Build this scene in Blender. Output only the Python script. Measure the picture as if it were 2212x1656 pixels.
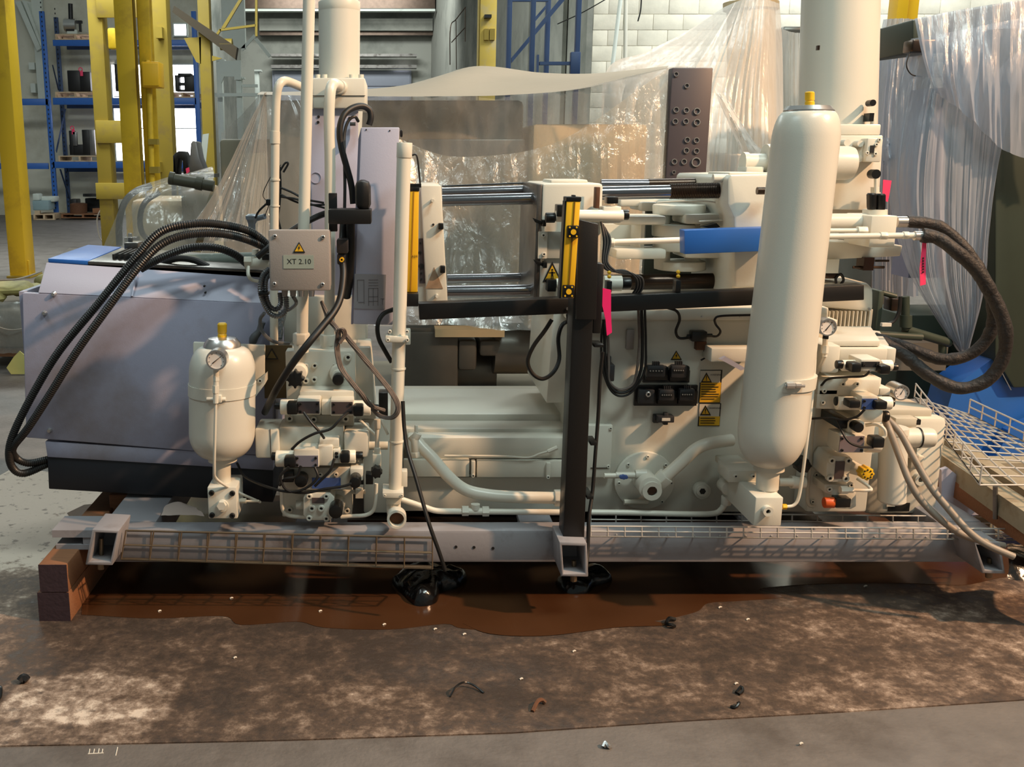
import bpy, bmesh, math, random
from mathutils import Vector, Matrix, noise
from math import sin, cos, pi, radians
random.seed(7)
S = bpy.context.scene
for o in list(bpy.data.objects): bpy.data.objects.remove(o)
COL = S.collection
# ---------------------------------------------------------------- camera
F, CX, CY, H, TH = 2152.0, 850.0, 828.0, 1.5, radians(12.6)
cam = bpy.data.cameras.new('camera'); co = bpy.data.objects.new('camera', cam); COL.objects.link(co)
co.location = (0, 0, H); co.rotation_euler = (pi/2-TH, 0, 0)
cam.sensor_width = 36; cam.lens = 36*F/2212; cam.shift_x = (1106-CX)/2212
cam.clip_start = .05; cam.clip_end = 200
S.camera = co
# ---------------------------------------------------------------- light
S.view_settings.view_transform = 'Standard'; S.view_settings.look = 'None'
S.view_settings.gamma = 1; S.view_settings.exposure = 0.08; S.view_settings.use_curve_mapping = False
wd = bpy.data.worlds.new('hall_light'); S.world = wd; wd.use_nodes = True
bgn = wd.node_tree.nodes['Background']; bgn.inputs[0].default_value = (.80, .93, .90, 1); bgn.inputs[1].default_value = .165
def lamp(name, kind, loc, aim, power, col, size=1.0, sizey=None, spot=None):
    l = bpy.data.lights.new(name, kind); l.energy = power; l.color = col
    if kind == 'AREA':
        l.size = size
        if sizey: l.shape = 'RECTANGLE'; l.size_y = sizey
    elif kind in ('POINT', 'SPOT'): l.shadow_soft_size = size
    if spot: l.spot_size = radians(spot); l.spot_blend = .6
    o = bpy.data.objects.new(name, l); COL.objects.link(o); o.location = loc
    o.rotation_euler = (Vector(aim)-Vector(loc)).to_track_quat('-Z', 'Y').to_euler()
    return o
# sodium high-bay over the aisle to the right, cooler fluorescent strips over the hall, two added fills
lamp('high_bay_lamp', 'SPOT', (7.2, .2, 6.6), (1.0, 3.6, .8), 4600, (1, .61, .35), .16, spot=62)
lamp('fluorescent_bank', 'AREA', (2.6, .6, 6.5), (.4, 3.8, .5), 230, (.84, 1, .96), 3.0, .6)
lamp('fill_light_left', 'AREA', (-3.2, 1.8, 6.2), (-.8, 3.8, 1.2), 80, (.82, .98, 1), 2.4, .6)  # added cool fill for the upper left, not a fitting of the hall
lamp('fluorescent_bank_far', 'AREA', (-5, 15, 7), (-5, 16, 0), 900, (.92, 1, .97), 6, 2)
lamp('fluorescent_bank_side', 'AREA', (6, 10.5, 7), (5.0, 12.5, 2.5), 620, (.97, 1, .97), 5, 1)
lamp('fill_light_end', 'AREA', (-2, 29, 7.5), (-2, 36, 3), 520, (.94, 1, .97), 5, 1.5)  # added fill that brightens the far end wall
lamp('fluorescent_bank_middle', 'AREA', (1.5, 7.5, 6.8), (1.5, 6.6, 0), 170, (.92, 1, .98), 4, .8)
# ---------------------------------------------------------------- pixel <-> world
ST, CT = sin(TH), cos(TH)
def ray(px, py):
    a = (px-CX)/F; b = -(py-CY)/F
    return a, CT+b*ST, -ST+b*CT
def W(px, py, Y):
    a, dy, dz = ray(px, py); t = Y/dy
    return Vector((a*t, Y, H+dz*t))
def WZ(px, py, Z=0.0):
    a, dy, dz = ray(px, py); t = (Z-H)/dz
    return Vector((a*t, dy*t, Z))
def ppm(px, py, Y):
    p = W(px, py, Y); return F/(p.y*CT-(p.z-H)*ST)
# ---------------------------------------------------------------- geometry pieces -> (verts, faces)
def wb(x0, x1, y0, y1, z0, z1):
    V = [Vector(c) for c in ((x0,y0,z0),(x1,y0,z0),(x1,y1,z0),(x0,y1,z0),(x0,y0,z1),(x1,y0,z1),(x1,y1,z1),(x0,y1,z1))]
    return V, [(0,3,2,1),(4,5,6,7),(0,1,5,4),(1,2,6,5),(2,3,7,6),(3,0,4,7)]
def bx(x0, y0, x1, y1, Ya, Yb):
    """box whose front face fills these pixels at depth Ya"""
    xm, ym = (x0+x1)/2, (y0+y1)/2
    return wb(W(x0,ym,Ya).x, W(x1,ym,Ya).x, Ya, Yb, W(xm,y1,Ya).z, W(xm,y0,Ya).z)
def prism(P, d):
    n = len(P); V = [Vector(p) for p in P]+[Vector(p)+d for p in P]
    a = Vector((0,0,0))
    for i in range(n): a += V[i].cross(V[(i+1) % n])
    if a.dot(d) > 0: V = V[:n][::-1]+V[n:][::-1]
    Fc = [tuple(range(n)), tuple(range(2*n-1, n-1, -1))]
    for i in range(n): Fc.append((i, i+n, (i+1) % n+n, (i+1) % n))
    return V, Fc
def pr(pp, Ya, Yb):
    return prism([W(x, y, Ya) for x, y in pp], Vector((0, Yb-Ya, 0)))
def frame_of(d):
    d = d.normalized(); u = d.cross(Vector((0,0,1)))
    if u.length < 1e-3: u = Vector((1,0,0))
    u.normalize(); return u, u.cross(d).normalized()
def rings(C, R, n=14, caps=True, rot=0.0, U=None):
    """skin circles of radii R centred on points C (parallel transport)"""
    V, Fc = [], []; m = len(C); u = None
    for i in range(m):
        t = (C[min(i+1, m-1)]-C[max(i-1, 0)])
        if t.length < 1e-9: t = Vector((0,0,1))
        t.normalize()
        if u is None:
            u, w = frame_of(t)
        else:
            u = (u-t*u.dot(t))
            if u.length < 1e-6: u, w = frame_of(t)
            u.normalize(); w = u.cross(t)
        for k in range(n):
            a = 2*pi*k/n+rot; V.append(C[i]+(u*cos(a)+w*sin(a))*R[i])
    for i in range(m-1):
        for k in range(n):
            k2 = (k+1) % n; Fc.append((i*n+k, i*n+k2, (i+1)*n+k2, (i+1)*n+k))
    if caps: Fc.append(tuple(range(n-1, -1, -1))); Fc.append(tuple((m-1)*n+k for k in range(n)))
    return V, Fc
def cyl(a, b, r, n=16, r2=None, rot=0.0):
    return rings([Vector(a), Vector(b)], [r, r if r2 is None else r2], n, True, rot)
def yc(px, py, rp, Ya, Yb, n=18, rp2=None, rot=0.0):
    c = W(px, py, Ya); s = ppm(px, py, Ya)
    return cyl(c, c+Vector((0, Yb-Ya, 0)), rp/s, n, None if rp2 is None else rp2/s, rot)
def xc(x0, x1, py, rp, Y, n=18, py2=None):
    a, b = W(x0, py, Y), W(x1, py if py2 is None else py2, Y)
    return cyl(a, b, rp/ppm((x0+x1)/2, py, Y), n)
def ln(a, b, rp, n=12, rp2=None):
    p, q = W(*a), W(*b); s = ppm(*a)
    return cyl(p, q, rp/s, n, None if rp2 is None else rp2/s)
def catmull(P, k=6):
    if len(P) < 3: return list(P)
    Q = [P[0]*2-P[1]]+list(P)+[P[-1]*2-P[-2]]; out = []
    for i in range(1, len(Q)-2):
        a, b, c, d = Q[i-1:i+3]
        for j in range(k):
            t = j/k
            out.append(.5*((2*b)+(c-a)*t+(2*a-5*b+4*c-d)*t*t+(3*b-a-3*c+d)*t**3))
    out.append(P[-1]); return out
def resample(C, step):
    out = [C[0]]; acc = 0.0
    for i in range(1, len(C)):
        a, b = C[i-1], C[i]; L = (b-a).length; 
        while acc+L >= step:
            t = (step-acc)/L; a = a+(b-a)*t; out.append(a.copy()); L = (b-a).length; acc = 0.0
            if L < 1e-9: break
        acc += L
    out.append(C[-1]); return out
def tb(pts, rp, n=12, k=6, rib=None, wob=0.0, caps=True):
    """hose or pipe through (px, py, depth) points; rp in pixels"""
    P = [W(*p) for p in pts]; r = rp/ppm(*pts[len(pts)//2])
    C = catmull(P, k)
    if rib:
        C = resample(C, rib[0]/2); R = [r+(rib[1] if i % 2 else -rib[1]) for i in range(len(C))]
    elif wob:
        C = resample(C, .012); R = [r*(1+wob*noise.noise(c*38)+wob*.6*noise.noise(c*90)) for c in C]
    else: R = [r]*len(C)
    return rings(C, R, n, caps)
def tw(P, r, n=10, k=6):
    C = catmull([Vector(p) for p in P], k); return rings(C, [r]*len(C), n)
def lt(prof, Y, n=32):
    """upright turned body: (px centre, py, radius px) per ring, axis at depth Y"""
    C = [W(x, y, Y) for x, y, r in prof]; R = [r/ppm(x, y, Y) for x, y, r in prof]
    V, Fc = [], []; m = len(C)
    for i in range(m):
        for k in range(n):
            a = 2*pi*k/n; V.append(C[i]+Vector((cos(a)*R[i], sin(a)*R[i], 0)))
    up = C[0].z < C[-1].z
    for i in range(m-1):
        for k in range(n):
            k2 = (k+1) % n; f = (i*n+k, i*n+k2, (i+1)*n+k2, (i+1)*n+k); Fc.append(f if up else f[::-1])
    a, b = tuple(range(n)), tuple((m-1)*n+k for k in range(n))
    Fc.append(a[::-1] if up else a); Fc.append(b if up else b[::-1])
    return V, Fc
def arcprof(x, y0, y1, r0, r1, k=8, kind='top'):
    """quarter-ellipse profile from (y0,r0) to (y1,r1)"""
    out = []
    for i in range(k+1):
        t = i/k*pi/2
        if kind == 'top': out.append((x, y1+(y0-y1)*cos(t), r0+(r1-r0)*sin(t)))
        else: out.append((x, y0+(y1-y0)*sin(t), r1+(r0-r1)*cos(t)))
    return out
def gear(px, py, ro, ri, Ya, Yb, k=8, n=48):
    s = ppm(px, py, Ya); c = W(px, py, Ya); P = []
    for i in range(n):
        a = 2*pi*i/n; r = (ri+(ro-ri)*max(0, cos(a*k))**.7)/s
        P.append(c+Vector((cos(a)*r, 0, sin(a)*r)))
    return prism(P, Vector((0, Yb-Ya, 0)))
def annulus(px, py, ro, ri, Ya, Yb, n=24):
    s = ppm(px, py, Ya); c = W(px, py, Ya); V, Fc = [], []
    for (r, y) in ((ro, Ya), (ro, Yb), (ri, Yb), (ri, Ya)):
        for k in range(n):
            a = 2*pi*k/n; V.append(Vector((c.x+cos(a)*r/s, y, c.z+sin(a)*r/s)))
    for j in range(4):
        for k in range(n):
            k2 = (k+1) % n; Fc.append((j*n+k, ((j+1) % 4)*n+k, ((j+1) % 4)*n+k2, j*n+k2))
    return V, Fc
def sheet(rows, ku=8, kv=8, amp=0.0, fr=6.0, seed=0.0, fold=None):
    """soft film through a grid of (px,py,Y) points"""
    G = [[W(*p) for p in r] for r in rows]
    G = [catmull(r, ku) for r in G]
    cols = [catmull([G[i][j] for i in range(len(G))], kv) for j in range(len(G[0]))]
    nu, nv = len(cols), len(cols[0]); V, Fc = [], []
    for j in range(nu):
        for i in range(nv):
            p = cols[j][i]
            if amp:
                q = Vector((p.x*fr, p.y*fr, p.z*fr*.35+seed))
                d = noise.noise(q)+.5*noise.noise(q*2.7)+.3*abs(noise.noise(q*5.1))
                p = p+Vector((.25*d, d, .15*d))*amp
            if fold:
                u, v = j/(nu-1), i/(nv-1); k = fold[0]
                d = noise.noise(Vector((u*k, v*.8, seed)))+.6*noise.noise(Vector((u*k*2.3, v*1.2, seed+7)))+.35*noise.noise(Vector((u*k*5, v*2, seed+3)))
                p = p+Vector((.1*d, d, 0))*fold[1]*(.25+.75*v)
            V.append(p)
    for j in range(nu-1):
        for i in range(nv-1):
            Fc.append((j*nv+i, (j+1)*nv+i, (j+1)*nv+i+1, j*nv+i+1))
    return V, Fc
# ---------------------------------------------------------------- objects
def mesh_of(name, geos, mat, bev=0.0, smooth=True, ang=35):
    bm = bmesh.new()
    for V, Fc in geos:
        vs = [bm.verts.new(v) for v in V]
        for f in Fc:
            try: bm.faces.new([vs[i] for i in f])
            except ValueError: pass
    bm.normal_update()
    if bev:
        es = [e for e in bm.edges if len(e.link_faces) == 2 and e.calc_face_angle(0) > radians(40)]
        if es:
            bmesh.ops.bevel(bm, geom=es, offset=bev, segments=2, affect='EDGES', profile=.5, clamp_overlap=True)
    me = bpy.data.meshes.new(name); bm.to_mesh(me); bm.free()
    me.materials.append(mat)
    if smooth:
        for p in me.polygons: p.use_smooth = True
        me.set_sharp_from_angle(angle=radians(ang))
    return me
def org(o):
    p = o
    v = Vector((0,0,0))
    while p is not None: v = v+Vector(p.location); p = p.parent
    return v
def thing(name, label, cat, loc=(0,0,0), group=None):
    o = bpy.data.objects.new(name, None); COL.objects.link(o); o.location = loc
    o.empty_display_size = .05; o['label'] = label; o['category'] = cat
    if group: o['group'] = group
    return o
KEEP = {'tick_marks', 'pin_dots', 'small_print', 'lettering', 'brand_mark', 'diagram_lines', 'printed_marks', 'wheel_holes', 'back_mesh', 'bottom_mesh', 'front_mesh', 'side_mesh', 'exclamation_mark', 'figure_mark', 'loom_strand', 'loom_knot', 'window_frame', 'gauge_stem', 'lead_wire'}
def clusters(geos):
    """group pieces whose boxes touch, so that separate pieces become separate parts"""
    bb = []
    for V, _ in geos:
        bb.append([[min(v[i] for v in V)-.004 for i in range(3)], [max(v[i] for v in V)+.004 for i in range(3)]])
    left = list(range(len(geos))); out = []
    while left:
        grp = [left.pop(0)]; k = 0
        while k < len(grp):
            a = bb[grp[k]]
            for j in left[:]:
                if all(a[0][i] <= bb[j][1][i] and bb[j][0][i] <= a[1][i] for i in range(3)): grp.append(j); left.remove(j)
            k += 1
        out.append([geos[i] for i in grp])
    return out
def part(parent, name, mat, *geos, bev=0.0, label=None, smooth=True, kind=None, ang=35):
    d = org(parent); first = None
    geos = [([v-d for v in V], Fc) for V, Fc in geos]
    for g in ([geos] if name in KEEP or len(geos) == 1 else clusters(geos)):
        o = bpy.data.objects.new(name, mesh_of(name, g, mat, bev, smooth, ang)); COL.objects.link(o); o.parent = parent
        if label: o['label'] = label
        if kind: o['kind'] = kind
        first = first or o
    return first
def solo(name, label, cat, mat, *geos, bev=0.0, group=None, kind=None, smooth=True, ang=35):
    """a thing that is one mesh, origin at its lowest centre"""
    A = [v for V, _ in geos for v in V]
    c = Vector(((min(v.x for v in A)+max(v.x for v in A))/2, (min(v.y for v in A)+max(v.y for v in A))/2, min(v.z for v in A)))
    o = bpy.data.objects.new(name, mesh_of(name, [([v-c for v in V], Fc) for V, Fc in geos], mat, bev, smooth, ang))
    COL.objects.link(o); o.location = c
    if kind != 'structure': o['label'] = label; o['category'] = cat
    else:
        if label: o['label'] = label
    if group: o['group'] = group
    if kind: o['kind'] = kind
    return o
def inst(me, parent, name, loc, scale=(1,1,1), rot=(0,0,0)):
    o = bpy.data.objects.new(name, me); COL.objects.link(o); o.parent = parent
    o.location = Vector(loc)-org(parent); o.scale = scale; o.rotation_euler = rot
    return o
# ---------------------------------------------------------------- materials
def lin(c):
    return tuple(((x/255)/12.92 if x/255 <= .04045 else ((x/255+.055)/1.055)**2.4) for x in c)+(1,)
def mat(name, col, rough=.5, metal=0.0, var=.0, vscale=6.0, bump=0.0, bscale=60.0, dirt=None, dscale=3.0, damt=.5, spec=.5, coat=0.0, stretch=None):
    m = bpy.data.materials.new(name); m.use_nodes = True; N = m.node_tree.nodes; L = m.node_tree.links
    b = N['Principled BSDF']; c = lin(col)
    b.inputs['Base Color'].default_value = c; b.inputs['Roughness'].default_value = rough; b.inputs['Metallic'].default_value = metal
    b.inputs['Specular IOR Level'].default_value = spec; b.inputs['Coat Weight'].default_value = coat
    tc = N.new('ShaderNodeNewGeometry'); src = tc.outputs['Position']
    if stretch:
        mp = N.new('ShaderNodeMapping'); L.new(src, mp.inputs[0]); mp.inputs['Scale'].default_value = stretch; src = mp.outputs[0]
    out = None
    if var or dirt:
        mx = N.new('ShaderNodeMix'); mx.data_type = 'RGBA'
        n1 = N.new('ShaderNodeTexNoise'); n1.inputs['Scale'].default_value = vscale; n1.inputs['Detail'].default_value = 6
        L.new(src, n1.inputs['Vector'])
        mx.inputs[6].default_value = tuple(x*(1-var) for x in c[:3])+(1,); mx.inputs[7].default_value = tuple(min(1, x*(1+var)) for x in c[:3])+(1,)
        L.new(n1.outputs[0], mx.inputs[0]); out = mx.outputs[2]
        if dirt:
            n2 = N.new('ShaderNodeTexNoise'); n2.inputs['Scale'].default_value = dscale; n2.inputs['Detail'].default_value = 9; n2.inputs['Roughness'].default_value = .65
            L.new(src, n2.inputs['Vector'])
            rp = N.new('ShaderNodeValToRGB'); rp.color_ramp.elements[0].position = 1-damt-.12; rp.color_ramp.elements[1].position = 1-damt+.12
            L.new(n2.outputs[0], rp.inputs[0])
            m2 = N.new('ShaderNodeMix'); m2.data_type = 'RGBA'; L.new(rp.outputs[0], m2.inputs[0]); L.new(out, m2.inputs[6]); m2.inputs[7].default_value = lin(dirt)
            out = m2.outputs[2]
        L.new(out, b.inputs['Base Color'])
    if bump:
        nb = N.new('ShaderNodeTexNoise'); nb.inputs['Scale'].default_value = bscale; nb.inputs['Detail'].default_value = 4; L.new(src, nb.inputs['Vector'])
        bp = N.new('ShaderNodeBump'); bp.inputs['Strength'].default_value = bump; bp.inputs['Distance'].default_value = .01
        L.new(nb.outputs[0], bp.inputs['Height']); L.new(bp.outputs[0], b.inputs['Normal'])
    return m
def film(name, col=(235, 233, 225), body=.3, gloss=.1, bscale=9.0, bstr=.5, stretch=(1, 1, .35), rough=.16):
    """thin polythene sheet: part clear, part milky, with crinkled gloss"""
    m = bpy.data.materials.new(name); m.use_nodes = True; N = m.node_tree.nodes; L = m.node_tree.links
    N.remove(N['Principled BSDF']); outn = N['Material Output']; c = lin(col)
    g = N.new('ShaderNodeNewGeometry'); mp = N.new('ShaderNodeMapping'); mp.inputs['Scale'].default_value = stretch; L.new(g.outputs['Position'], mp.inputs[0])
    n1 = N.new('ShaderNodeTexNoise'); n1.inputs['Scale'].default_value = bscale; n1.inputs['Detail'].default_value = 5; n1.inputs['Distortion'].default_value = .6; L.new(mp.outputs[0], n1.inputs['Vector'])
    bp = N.new('ShaderNodeBump'); bp.inputs['Strength'].default_value = bstr; bp.inputs['Distance'].default_value = .05; L.new(n1.outputs[0], bp.inputs['Height'])
    tr = N.new('ShaderNodeBsdfTransparent'); tr.inputs[0].default_value = (.97, .97, .97, 1)
    di = N.new('ShaderNodeBsdfDiffuse'); di.inputs[0].default_value = c
    tl = N.new('ShaderNodeBsdfTranslucent'); tl.inputs[0].default_value = c
    m1 = N.new('ShaderNodeMixShader'); m1.inputs[0].default_value = .45; L.new(di.outputs[0], m1.inputs[1]); L.new(tl.outputs[0], m1.inputs[2])
    mr = N.new('ShaderNodeMapRange'); mr.inputs[1].default_value = .35; mr.inputs[2].default_value = .7; mr.inputs[3].default_value = max(0, body-.07); mr.inputs[4].default_value = min(1, body+.08); L.new(n1.outputs[0], mr.inputs[0])
    m2 = N.new('ShaderNodeMixShader'); L.new(mr.outputs[0], m2.inputs[0]); L.new(tr.outputs[0], m2.inputs[1]); L.new(m1.outputs[0], m2.inputs[2])
    gl = N.new('ShaderNodeBsdfGlossy'); gl.inputs[0].default_value = (1, 1, 1, 1); gl.inputs[1].default_value = rough; L.new(bp.outputs[0], gl.inputs['Normal'])
    m3 = N.new('ShaderNodeMixShader'); m3.inputs[0].default_value = gloss; L.new(m2.outputs[0], m3.inputs[1]); L.new(gl.outputs[0], m3.inputs[2])
    L.new(m3.outputs[0], outn.inputs[0]); return m
def emit(name, col, s):
    m = bpy.data.materials.new(name); m.use_nodes = True; b = m.node_tree.nodes['Principled BSDF']
    b.inputs['Base Color'].default_value = lin(col); b.inputs['Emission Color'].default_value = lin(col); b.inputs['Emission Strength'].default_value = s
    return m
CREAM = mat('cream_paint', (208, 205, 192), .38, var=.04, vscale=5, spec=.5, bump=.03, bscale=240)
CREAMT = mat('cream_tank_paint', (207, 204, 192), .30, var=.02, vscale=4, bump=.04, bscale=300)
CREAMD = mat('cream_paint_grimy', (192, 186, 170), .45, var=.06, dirt=(120, 100, 72), dscale=5, damt=.30)
WHITE = mat('white_enamel', (236, 230, 214), .3)
GREY = mat('lavender_grey_paint', (154, 154, 174), .42, var=.03, vscale=3, bump=.05, bscale=260, dirt=(128, 118, 118), dscale=1.6, damt=.38)
GREYP = mat('pale_grey_panel_paint', (170, 171, 190), .45, var=.03, bump=.04, bscale=260)
BOXG = mat('terminal_box_paint', (150, 143, 138), .45, var=.03, bump=.08, bscale=320)
BASEG = mat('base_frame_grey_paint', (138, 136, 140), .5, var=.08, vscale=3, dirt=(84, 68, 56), dscale=4, damt=.33, bump=.05)
NAVY = mat('black_plinth_paint', (30, 32, 38), .45, var=.1)
BLACK = mat('black_frame_paint', (14, 13, 13), .42, var=.1, bump=.03, bscale=200)
RUB = mat('black_rubber', (14, 13, 13), .5, var=.2, vscale=20)
RUBD = mat('dusty_black_sleeve', (30, 26, 25), .6, var=.35, vscale=18, bump=.5, bscale=70)
PLAST = mat('black_plastic', (12, 12, 12), .35)
DGREY = mat('dark_grey_plastic', (40, 40, 42), .4, var=.15, vscale=30)
CHROME = mat('chromed_steel', (150, 150, 154), .2, metal=1, var=.15, vscale=3)
OILY = mat('oily_dark_steel', (70, 58, 50), .28, metal=.85, var=.4, vscale=8)
STEEL = mat('machined_steel', (122, 118, 114), .32, metal=.85, var=.2, vscale=10, dirt=(52, 46, 40), dscale=7, damt=.4)
ALU = mat('bright_aluminium', (200, 198, 195), .3, metal=.9, var=.06)
WIRE = mat('galvanised_wire', (196, 192, 186), .35, metal=.25)
WIRED = mat('dirty_galvanised_wire', (128, 112, 92), .4, metal=.7, var=.2, vscale=20)
YEL = mat('yellow_enamel', (226, 176, 26), .45, var=.05)
YELC = mat('yellow_column_paint', (206, 170, 30), .5, var=.08, vscale=2, dirt=(150, 118, 24), dscale=1.3, damt=.38)
YELD = mat('aged_yellow_column_paint', (146, 124, 40), .55, var=.12, vscale=2, dirt=(120, 100, 66), dscale=3, damt=.36)
BLUE = mat('blue_enamel', (34, 92, 170), .38, var=.04)
BLUER = mat('blue_rack_paint', (46, 98, 178), .45, var=.08, dirt=(36, 62, 110), dscale=6, damt=.3)
BLUED = mat('dark_blue_rack_paint', (44, 66, 104), .5, var=.12, dirt=(110, 120, 130), dscale=8, damt=.25)
GREEN = mat('dark_green_machine_paint', (46, 56, 46), .5, var=.15)
ORANGE = mat('orange_cap', (200, 84, 30), .45)
RUST = mat('rusty_inside', (92, 58, 36), .8, var=.4, vscale=40)
DARK = mat('dark_recess', (14, 13, 12), .6)  # near-black paint; in sockets, holes and slots it stands for shade
WOOD = mat('timber', (132, 88, 58), .75, var=.3, vscale=14, stretch=(1, 12, 6), bump=.3, bscale=40)
WOODP = mat('painted_timber_end', (50, 35, 42), .7, var=.25, vscale=30, bump=.2)
PAL = mat('pallet_timber', (196, 170, 140), .8, var=.2, vscale=8, bump=.2, dirt=(120, 86, 62), dscale=6, damt=.35)
WALLW = mat('whitewashed_block', (226, 221, 204), .85, var=.05, vscale=2, bump=.2, bscale=25, dirt=(186, 182, 168), dscale=.7, damt=.4)
WALLG = mat('grey_green_wall', (152, 152, 143), .85, var=.12, vscale=.8, dirt=(96, 100, 94), dscale=.5, damt=.42)
WALLL = mat('white_painted_wall', (206, 203, 188), .85, var=.08, vscale=.7, dirt=(170, 162, 142), dscale=.6, damt=.4)
WHITEC = mat('white_column_paint', (204, 210, 202), .7, var=.05, dirt=(150, 150, 140), dscale=1.2, damt=.3)
DOORG = mat('sectional_door_grey', (142, 146, 158), .6, var=.06)
DIE = mat('black_die_steel', (34, 33, 34), .45, metal=.4, var=.3)
DIEG = mat('bare_die_steel', (120, 118, 118), .4, metal=.7, var=.3)
PINK = mat('pink_flagging', (232, 30, 110), .5)
PINKH = mat('hot_pink_tag', (240, 60, 105), .5)
SIGNY = mat('sign_yellow', (222, 172, 30), .5)
SIGNW = mat('sign_white', (205, 200, 188), .5)
INK = mat('sign_black_ink', (24, 20, 18), .5)
LABELG = mat('label_grey_green', (146, 156, 146), .5)
FACEW = mat('gauge_face', (222, 214, 206), .4)
PURP = mat('nameplate_steel', (84, 74, 75), .4, metal=.3)
BLUEP = mat('blue_nameplate', (60, 84, 140), .4)
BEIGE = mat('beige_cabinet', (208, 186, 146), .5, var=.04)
BEIGED = mat('beige_with_painted_shade', (120, 112, 92), .6, var=.15, vscale=2)  # darker copy of the beige, shade under the film put into the colour
STAIN = mat('dull_stainless', (120, 118, 112), .35, metal=.6, var=.3, vscale=2.0, stretch=(1, 1, 4))
WIRES = mat('taped_brown_loom', (98, 88, 82), .6, var=.45, vscale=60)
CABLE = mat('grey_pvc_cable', (142, 132, 120), .5, var=.15, vscale=14, dirt=(80, 66, 54), dscale=9, damt=.25)
CONDUIT = mat('metal_conduit', (110, 112, 114), .35, metal=.6, var=.2)
BAGB = mat('wet_black_polythene', (10, 9, 9), .2, bump=.5, bscale=22, spec=.7)
YGRN = mat('muddy_sacking', (156, 146, 92), .7, var=.4, vscale=9, bump=.5, bscale=16)
FILM = film('clear_polythene', (190, 188, 182), .42, .06, 9, .35, (1, 1, .5), .2)
FILMW = film('milky_polythene', (232, 230, 224), .72, .045, 7, .25, (4, 2, .4), .28)
FILMB = film('bluish_polythene', (176, 184, 198), .70, .045, 6, .25, (6, 2, .35), .28)
# ---------------------------------------------------------------- shared little pieces
def unit_bolt():
    """socket-head screw, radius 1, head towards -Y"""
    n = 14; V, Fc = [], []
    for r, y in ((1, .9), (1, -.5), (.86, -.62), (.48, -.62), (.46, -.2)):
        for k in range(n):
            a = 2*pi*k/n; V.append(Vector((cos(a)*r, y, sin(a)*r)))
    for j in range(4):
        for k in range(n):
            k2 = (k+1) % n; Fc.append((j*n+k, j*n+k2, (j+1)*n+k2, (j+1)*n+k))
    Fc.append(tuple(range(4*n, 5*n)))
    return V, Fc
def bolt_mesh(nm, m):
    me = mesh_of(nm, [unit_bolt()], m); me.materials.append(DARK); me.polygons[-1].material_index = 1
    return me
BOLTC, BOLTS, BOLTD = bolt_mesh('bolt_cream', CREAM), bolt_mesh('bolt_steel', ALU), bolt_mesh('bolt_dark', DARK)
def bolts(parent, pts, Y, r, me=None, name='bolt'):
    for x, y in pts:
        s = r/ppm(x, y, Y); inst(me or BOLTC, parent, name, W(x, y, Y-.2*s), (s, s, s))
def text_geo(txt, px, py, hpx, Y, align='CENTER'):
    cu = bpy.data.curves.new('txt', 'FONT'); cu.body = txt; cu.size = 1; cu.align_x = align; cu.resolution_u = 2
    o = bpy.data.objects.new('txt', cu); COL.objects.link(o)
    dg = bpy.context.evaluated_depsgraph_get(); me = bpy.data.meshes.new_from_object(o.evaluated_get(dg))
    s = hpx/.69/ppm(px, py, Y); c = W(px, py, Y)
    V = [c+Vector((v.co.x*s, 0, v.co.y*s)) for v in me.vertices]; Fc = [tuple(p.vertices) for p in me.polygons]
    bpy.data.objects.remove(o); bpy.data.curves.remove(cu); bpy.data.meshes.remove(me)
    return V, Fc
def tri(px, py, w, h, Ya, Yb):
    return pr([(px-w/2, py+h/2), (px+w/2, py+h/2), (px, py-h/2)], Ya, Yb)
def warn(parent, px, py, w, h, Y, sign='bolt'):
    p = part(parent, 'warning_triangle', INK, tri(px, py, w, h, Y-.002, Y+.001), label='yellow warning triangle with black border')
    part(p, 'triangle_face', SIGNY, tri(px, py+h*.03, w*.72, h*.70, Y-.003, Y))
    if sign == 'bolt':
        z = [(px+w*.05, py-h*.22), (px-w*.10, py+h*.10), (px-w*.01, py+h*.07), (px-w*.05, py+h*.30), (px+w*.11, py-h*.0), (px+w*.02, py+h*.02)]
        part(p, 'lightning_mark', INK, pr(z, Y-.004, Y-.002))
    elif sign == '!':
        part(p, 'exclamation_mark', INK, bx(px-w*.035, py-h*.16, px+w*.035, py+h*.15, Y-.004, Y-.002), bx(px-w*.035, py+h*.2, px+w*.035, py+h*.28, Y-.004, Y-.002))
    else:
        part(p, 'figure_mark', INK, yc(px, py-h*.1, w*.05, Y-.004, Y-.002, 10), bx(px-w*.05, py-h*.02, px+w*.05, py+h*.2, Y-.004, Y-.002), bx(px-w*.16, py+h*.02, px+w*.16, py+h*.06, Y-.004, Y-.002), bx(px-w*.06, py+h*.2, px-w*.02, py+h*.33, Y-.004, Y-.002), bx(px+w*.02, py+h*.2, px+w*.06, py+h*.33, Y-.004, Y-.002))
    return p
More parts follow.
